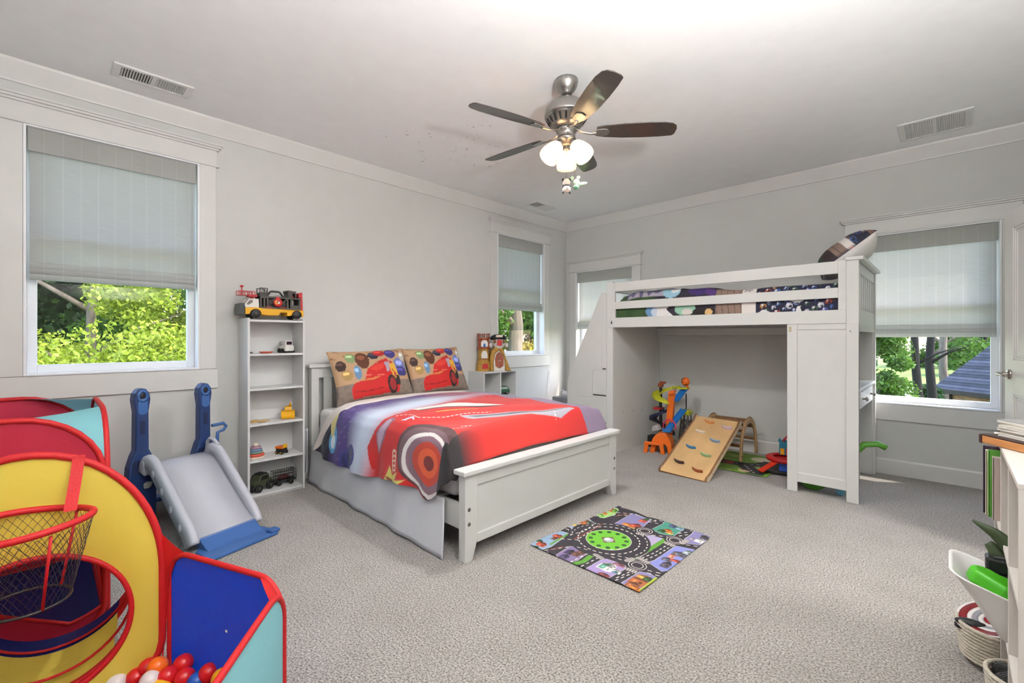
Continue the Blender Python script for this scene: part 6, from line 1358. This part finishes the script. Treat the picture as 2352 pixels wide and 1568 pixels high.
for px, py, c in ((5, 1390, 'red'), (13, 1412, 'yellow'), (10, 1437, 'green'), (20, 1447, 'white')):
    r_ = Vector(ray(px, py)); c0_ = Vector((CAM[0], CAM[1], EYE)); best = None
    for k in range(400):
        q = c0_+r_*(1.0+.004*k); w = (q-A5).dot(ny); sU = (q-A5).dot(uy)
        f = -w/TL
        if 0 < f < 1:
            fz = hcz-math.sqrt(max(0, hr*hr-(sU-hcx)**2))-.045*math.sin(PI*f)
            if q.z < fz+.036: best = q; break
    if best is not None: ballat(best, c, 'resting in the striped crawl tunnel', 'balls in the crawl tunnel')

# ================================================================== cube organiser by the doorway wall with bins and books
OX, OY0, OY1, OZ = 4.14, -3.54, -2.655, .85
M_org = mat('organiser_white', (214, 206, 198), .5)
og_ = thing('toy_organiser', 'low white cube organiser standing against the doorway wall', 'shelf', (4.3, (OY0+OY1)/2, 0))
col_y = [OY0+(OY1-OY0-.016)*k/3 for k in range(4)]
for y in col_y: MB().box(OX, 4.465, y, y+.016, 0, OZ-.016).build('upright', M_org, og_, bevel=.001, world=True)
MB().box(OX-.002, 4.467, OY0, OY1, OZ-.016, OZ).build('top_board', M_org, og_, bevel=.002, world=True)
for z in (.02, .27, .535):
    for k in range(3): MB().box(OX, 4.46, col_y[k]+.016, col_y[k+1], z-.016, z).build('shelf', M_org, og_, bevel=.001, world=True)
MB().box(4.46, 4.467, OY0, OY1, 0, OZ-.016).build('back_panel', M_org, og_, world=True)
M_oak = mat('worn_oak', (190, 128, 74), .45, var=.3, vscale=5, stretch=(1, 1, 5)); M_dkw = mat('dark_wood_edge', (58, 38, 34), .5)
wb = thing('wooden_board', 'worn wooden board with dark edges lying on the cube organiser', 'board', (4.09, -2.965, OZ), rz=math.radians(-52))
MB().prism(rrect(.30, .24, .012, 4, .15, .12), .001, .029).build('plank', M_oak, wb, bevel=.004)
MB().prism(rrect(.302, .242, .012, 4, .15, .12), .029, .033).build('top_edge', M_dkw, wb, bevel=.001); MB().prism(rrect(.012, .244, .004, 3, .001, .12), .0, .032).build('end_edge', M_dkw, wb, bevel=.003)
M_page = [mat('page_%d' % k, c, .85) for k, c in enumerate(((206, 200, 190), (190, 182, 170), (216, 212, 204)))]
zz = OZ+.0335; e1 = Vector((math.cos(math.radians(-52)), math.sin(math.radians(-52)), 0)); e2 = Vector((-e1.y, e1.x, 0))
for k in range(6):
    o0 = Vector((4.09, -2.965, zz))+e1*(.03-.004*(k % 3))+e2*(.03+.004*((k*2) % 3)); hh = .009
    bkx = thing('magazine', 'closed grey magazine in the stack on the wooden board', 'magazine', tuple(o0), rz=math.radians(-52+(-2, 3, -1, 2, 0, 4)[k]), group='magazines on the wooden board')
    MB().prism(rrect(.235, .185, .004, 2, .1175, .0925), .0008, hh-.0012).build('pages', M_page[k % 3], bkx); MB().prism(rrect(.238, .187, .004, 2, .1175, .0925), hh-.0012, hh-.0002).build('cover', mat('cover_grey', (150, 148, 146), .5) if k == 5 else M_page[2], bkx)
    MB().prism(rrect(.238, .187, .004, 2, .1175, .0925), .0, .0008).build('back_cover', M_page[1], bkx); zz += hh
# picture books in the far cubby
for k, (dx_, hh, th_, c1, c2, nm) in enumerate(((.032, .262, .012, (58, 40, 62), (236, 230, 226), 'dark plum'), (.026, .25, .02, (216, 206, 176), (196, 182, 150), 'cream'), (.020, .255, .018, (86, 150, 52), (220, 214, 196), 'green'), (.010, .235, .03, (196, 178, 168), (224, 214, 206), 'pink beige'))):
    y = -2.70-.035*k; y = -2.69-(.0, .016, .040, .062)[k]
    bk2 = thing('picture_book', nm+' picture book standing in the far cubby of the organiser', 'book', (OX-dx_, y, .5355), group='picture books in the organiser')
    cm = mat('book_'+nm.replace(' ', '_'), c1, .5); pmm = mat('bookpages_%d' % k, c2, .8)
    MB().box(.0, .22, -th_, -th_+.002, 0, hh).box(.0, .22, -.002, 0, 0, hh).box(-.001, .003, -th_, 0, 0, hh).build('cover', cm, bk2, bevel=.0006)
    MB().box(.004, .214, -th_+.002, -.002, .003, hh-.004).build('pages', pmm, bk2)
# white tub with toys in the middle cubby
yc = (col_y[1]+.016+col_y[2])/2
tb = thing('white_tub', 'white plastic tub jutting out of the middle cubby', 'storage bin', (4.2, yc, .271))
def tubring(z, xf, xb, hw, r=.045, tilt=0.0):
    pts = rrect(xb-xf, 2*hw, r, 6, (xf+xb)/2, 0); return [Vector((x, y, z+tilt*(4.2-x-.0))) for x, y in pts]
R_ = []
for z, xf, xb, hw, tl in ((.0, 4.125, 4.36, .095, 0), (.05, 4.09, 4.37, .105, .1), (.085, 4.06, 4.38, .117, .22), (.125, 4.02, 4.39, .126, .3), (.13, 4.010, 4.395, .1295, .3), (.135, 4.012, 4.392, .128, .3), (.13, 4.022, 4.385, .122, .3), (.085, 4.065, 4.375, .113, .22), (.012, 4.13, 4.355, .092, 0)):
    R_.append([p-Vector((4.2, 0, 0)) for p in tubring(z, xf, xb, hw, .05, tl)])
MB().ring(R_).build('tub_shell', mat('tub_white', (226, 222, 218), .45), tb)
T_ = lambda nm, lab, cat, loc: thing(nm, lab, cat, loc)
gd = T_('green_toy', 'bright green plastic toy case lying in the white tub', 'toy', (4.13, yc-.05, .365))
MB().prism([(-.09, -.02), (-.10, .02), (-.08, .05), (-.05, .058), (-.03, .05), (.0, .056), (.03, .075), (.08, .07), (.09, .0), (.06, -.06), (-.02, -.05)], -.02, .03, Matrix.Rotation(math.radians(20), 4, 'Y') @ Matrix.Translation((0, 0, .05))).build('case', pc('leaf', (76, 176, 34), .3), gd, bevel=.012, seg=3)
bt = T_('blue_toy', 'small blue toy piece deep in the white tub', 'toy', (4.12, yc+.05, .36)); MB().prism([(0, 0), (.06, -.01), (.05, .05), (.01, .06)], 0, .02, Matrix.Rotation(.6, 4, 'Y')).build('piece', P_bl, bt, bevel=.004)
bl_ = T_('black_toy', 'black plastic robot toy propped in the white tub', 'toy', (4.15, yc+.075, .37))
MB().box(-.04, .03, -.035, .035, .0, .06).build('torso', M_black, bl_, bevel=.008); MB().box(-.05, .03, -.03, .03, .062, .11).build('head', M_black, bl_, bevel=.008); MB().cyl((-.03, -.02, .11), (.04, -.01, .118), .006).build('antenna', M_black, bl_)
dn2 = T_('dinosaur_toy', 'dark green toy dinosaur with a long tail in the white tub', 'toy dinosaur', (4.19, yc+.035, .40))
P_dk = pc('moss', (52, 66, 34), .55)
MB().tube([(.02, 0, .05), (-.02, .01, .12), (-.07, .02, .165), (-.12, .03, .19)], [.035, .03, .018, .004], 10, flat=(.6, 1)).build('tail', P_dk, dn2); MB().ball((.03, 0, .03), (.06, .035, .05)).build('body', P_dk, dn2); MB().tube([(.0, .03, .03), (-.05, .04, .07), (-.075, .045, .115), (-.07, .045, .125)], [.03, .026, .018, .006], 8, flat=(.6, 1)).build('neck', P_dk, dn2)
# rope baskets in the bottom cubbies
M_rope = mat('rope_beige', (206, 196, 178), .95, bump=.5, bscale=200, var=.12, vscale=80); M_ropei = mat('rope_dark', (92, 86, 78), .95, bump=.4, bscale=200)
def basket(lab, c, r, h_, m=M_rope):
    t = thing('rope_basket', lab, 'basket', c, group='rope baskets')
    n = int(h_/.013)
    for k in range(n):
        z = .008+.013*k; rr2 = r*(.86+.14*k/n)
        MB().tube([(rr2*math.cos(2*PI*j/32), rr2*math.sin(2*PI*j/32), z) for j in range(32)], .0075, 7, True).build('rope_coil', m, t)
    MB().lathe([(.001, .001), (r*.86, .001), (r*.86, .008), (.001, .008)], 28).build('base', m, t); return t
yb = (col_y[2]+.016+col_y[3])/2
basket('beige coiled rope basket holding the striped plate', (4.135, yb, .021), .105, .13)
basket('beige coiled rope basket holding the grey bottle', (4.185, yc, .021), .088, .12)
sp_ = thing('striped_plate', 'dark red and white striped toy plate leaning on the rope basket', 'plate', (4.135, yb+.0, .165), rot=(math.radians(12), math.radians(-18), 0))
for k, (r0, r1, c) in enumerate(((.0, .03, (150, 36, 44)), (.03, .045, (226, 220, 216)), (.045, .06, (150, 150, 156)), (.06, .075, (226, 220, 216)), (.075, .098, (130, 26, 34)), (.098, .106, (222, 212, 208)))):
    MB().lathe([(max(r0, .001), .002*k), (r1, .002*k+.001), (r1, .002*k+.006), (max(r0, .001), .002*k+.005), (max(r0, .001), .002*k)], 32, cap=False).build('band', mat('plate_band_%d' % k, c, .4), sp_)
sh_ = thing('black_toy_shoe', 'small black rubber toy shoe in the rope basket under the striped plate', 'shoe', (4.075, yb-.035, .13)); MB().ball((0, 0, .015), (.05, .022, .018)).build('upper', M_black, sh_); MB().prism(rrect(.1, .04, .018), -.006, .002).build('sole', M_black, sh_)
bo = thing('grey_bottle', 'grey and blue drink bottle standing in the rope basket', 'bottle', (4.21, yc-.03, .03)); MB().lathe([(.001, 0), (.03, 0), (.032, .01), (.032, .12), (.02, .15), (.016, .155), (.001, .155)], 24).build('bottle_body', P_sg, bo); MB().lathe([(.001, .155), (.02, .155), (.02, .19), (.001, .192)], 20).build('cap', P_bl, bo); MB().lathe([(.0325, .05), (.0325, .09)], 24, cap=False).build('band', P_bk, bo)
dk = thing('dark_plush', 'dark fuzzy plush toy curled in the rope basket with the bottle', 'plush toy', (4.165, yc+.02, .03)); MB().ball((0, 0, .05), (.055, .06, .05)).build('body', mat('plush_charcoal', (40, 38, 38), .98, sheen=.4, bump=.8, bscale=160), dk); MB().ball((-.03, .03, .08), (.03, .03, .028)).build('head', MATS['plush_charcoal'], dk)
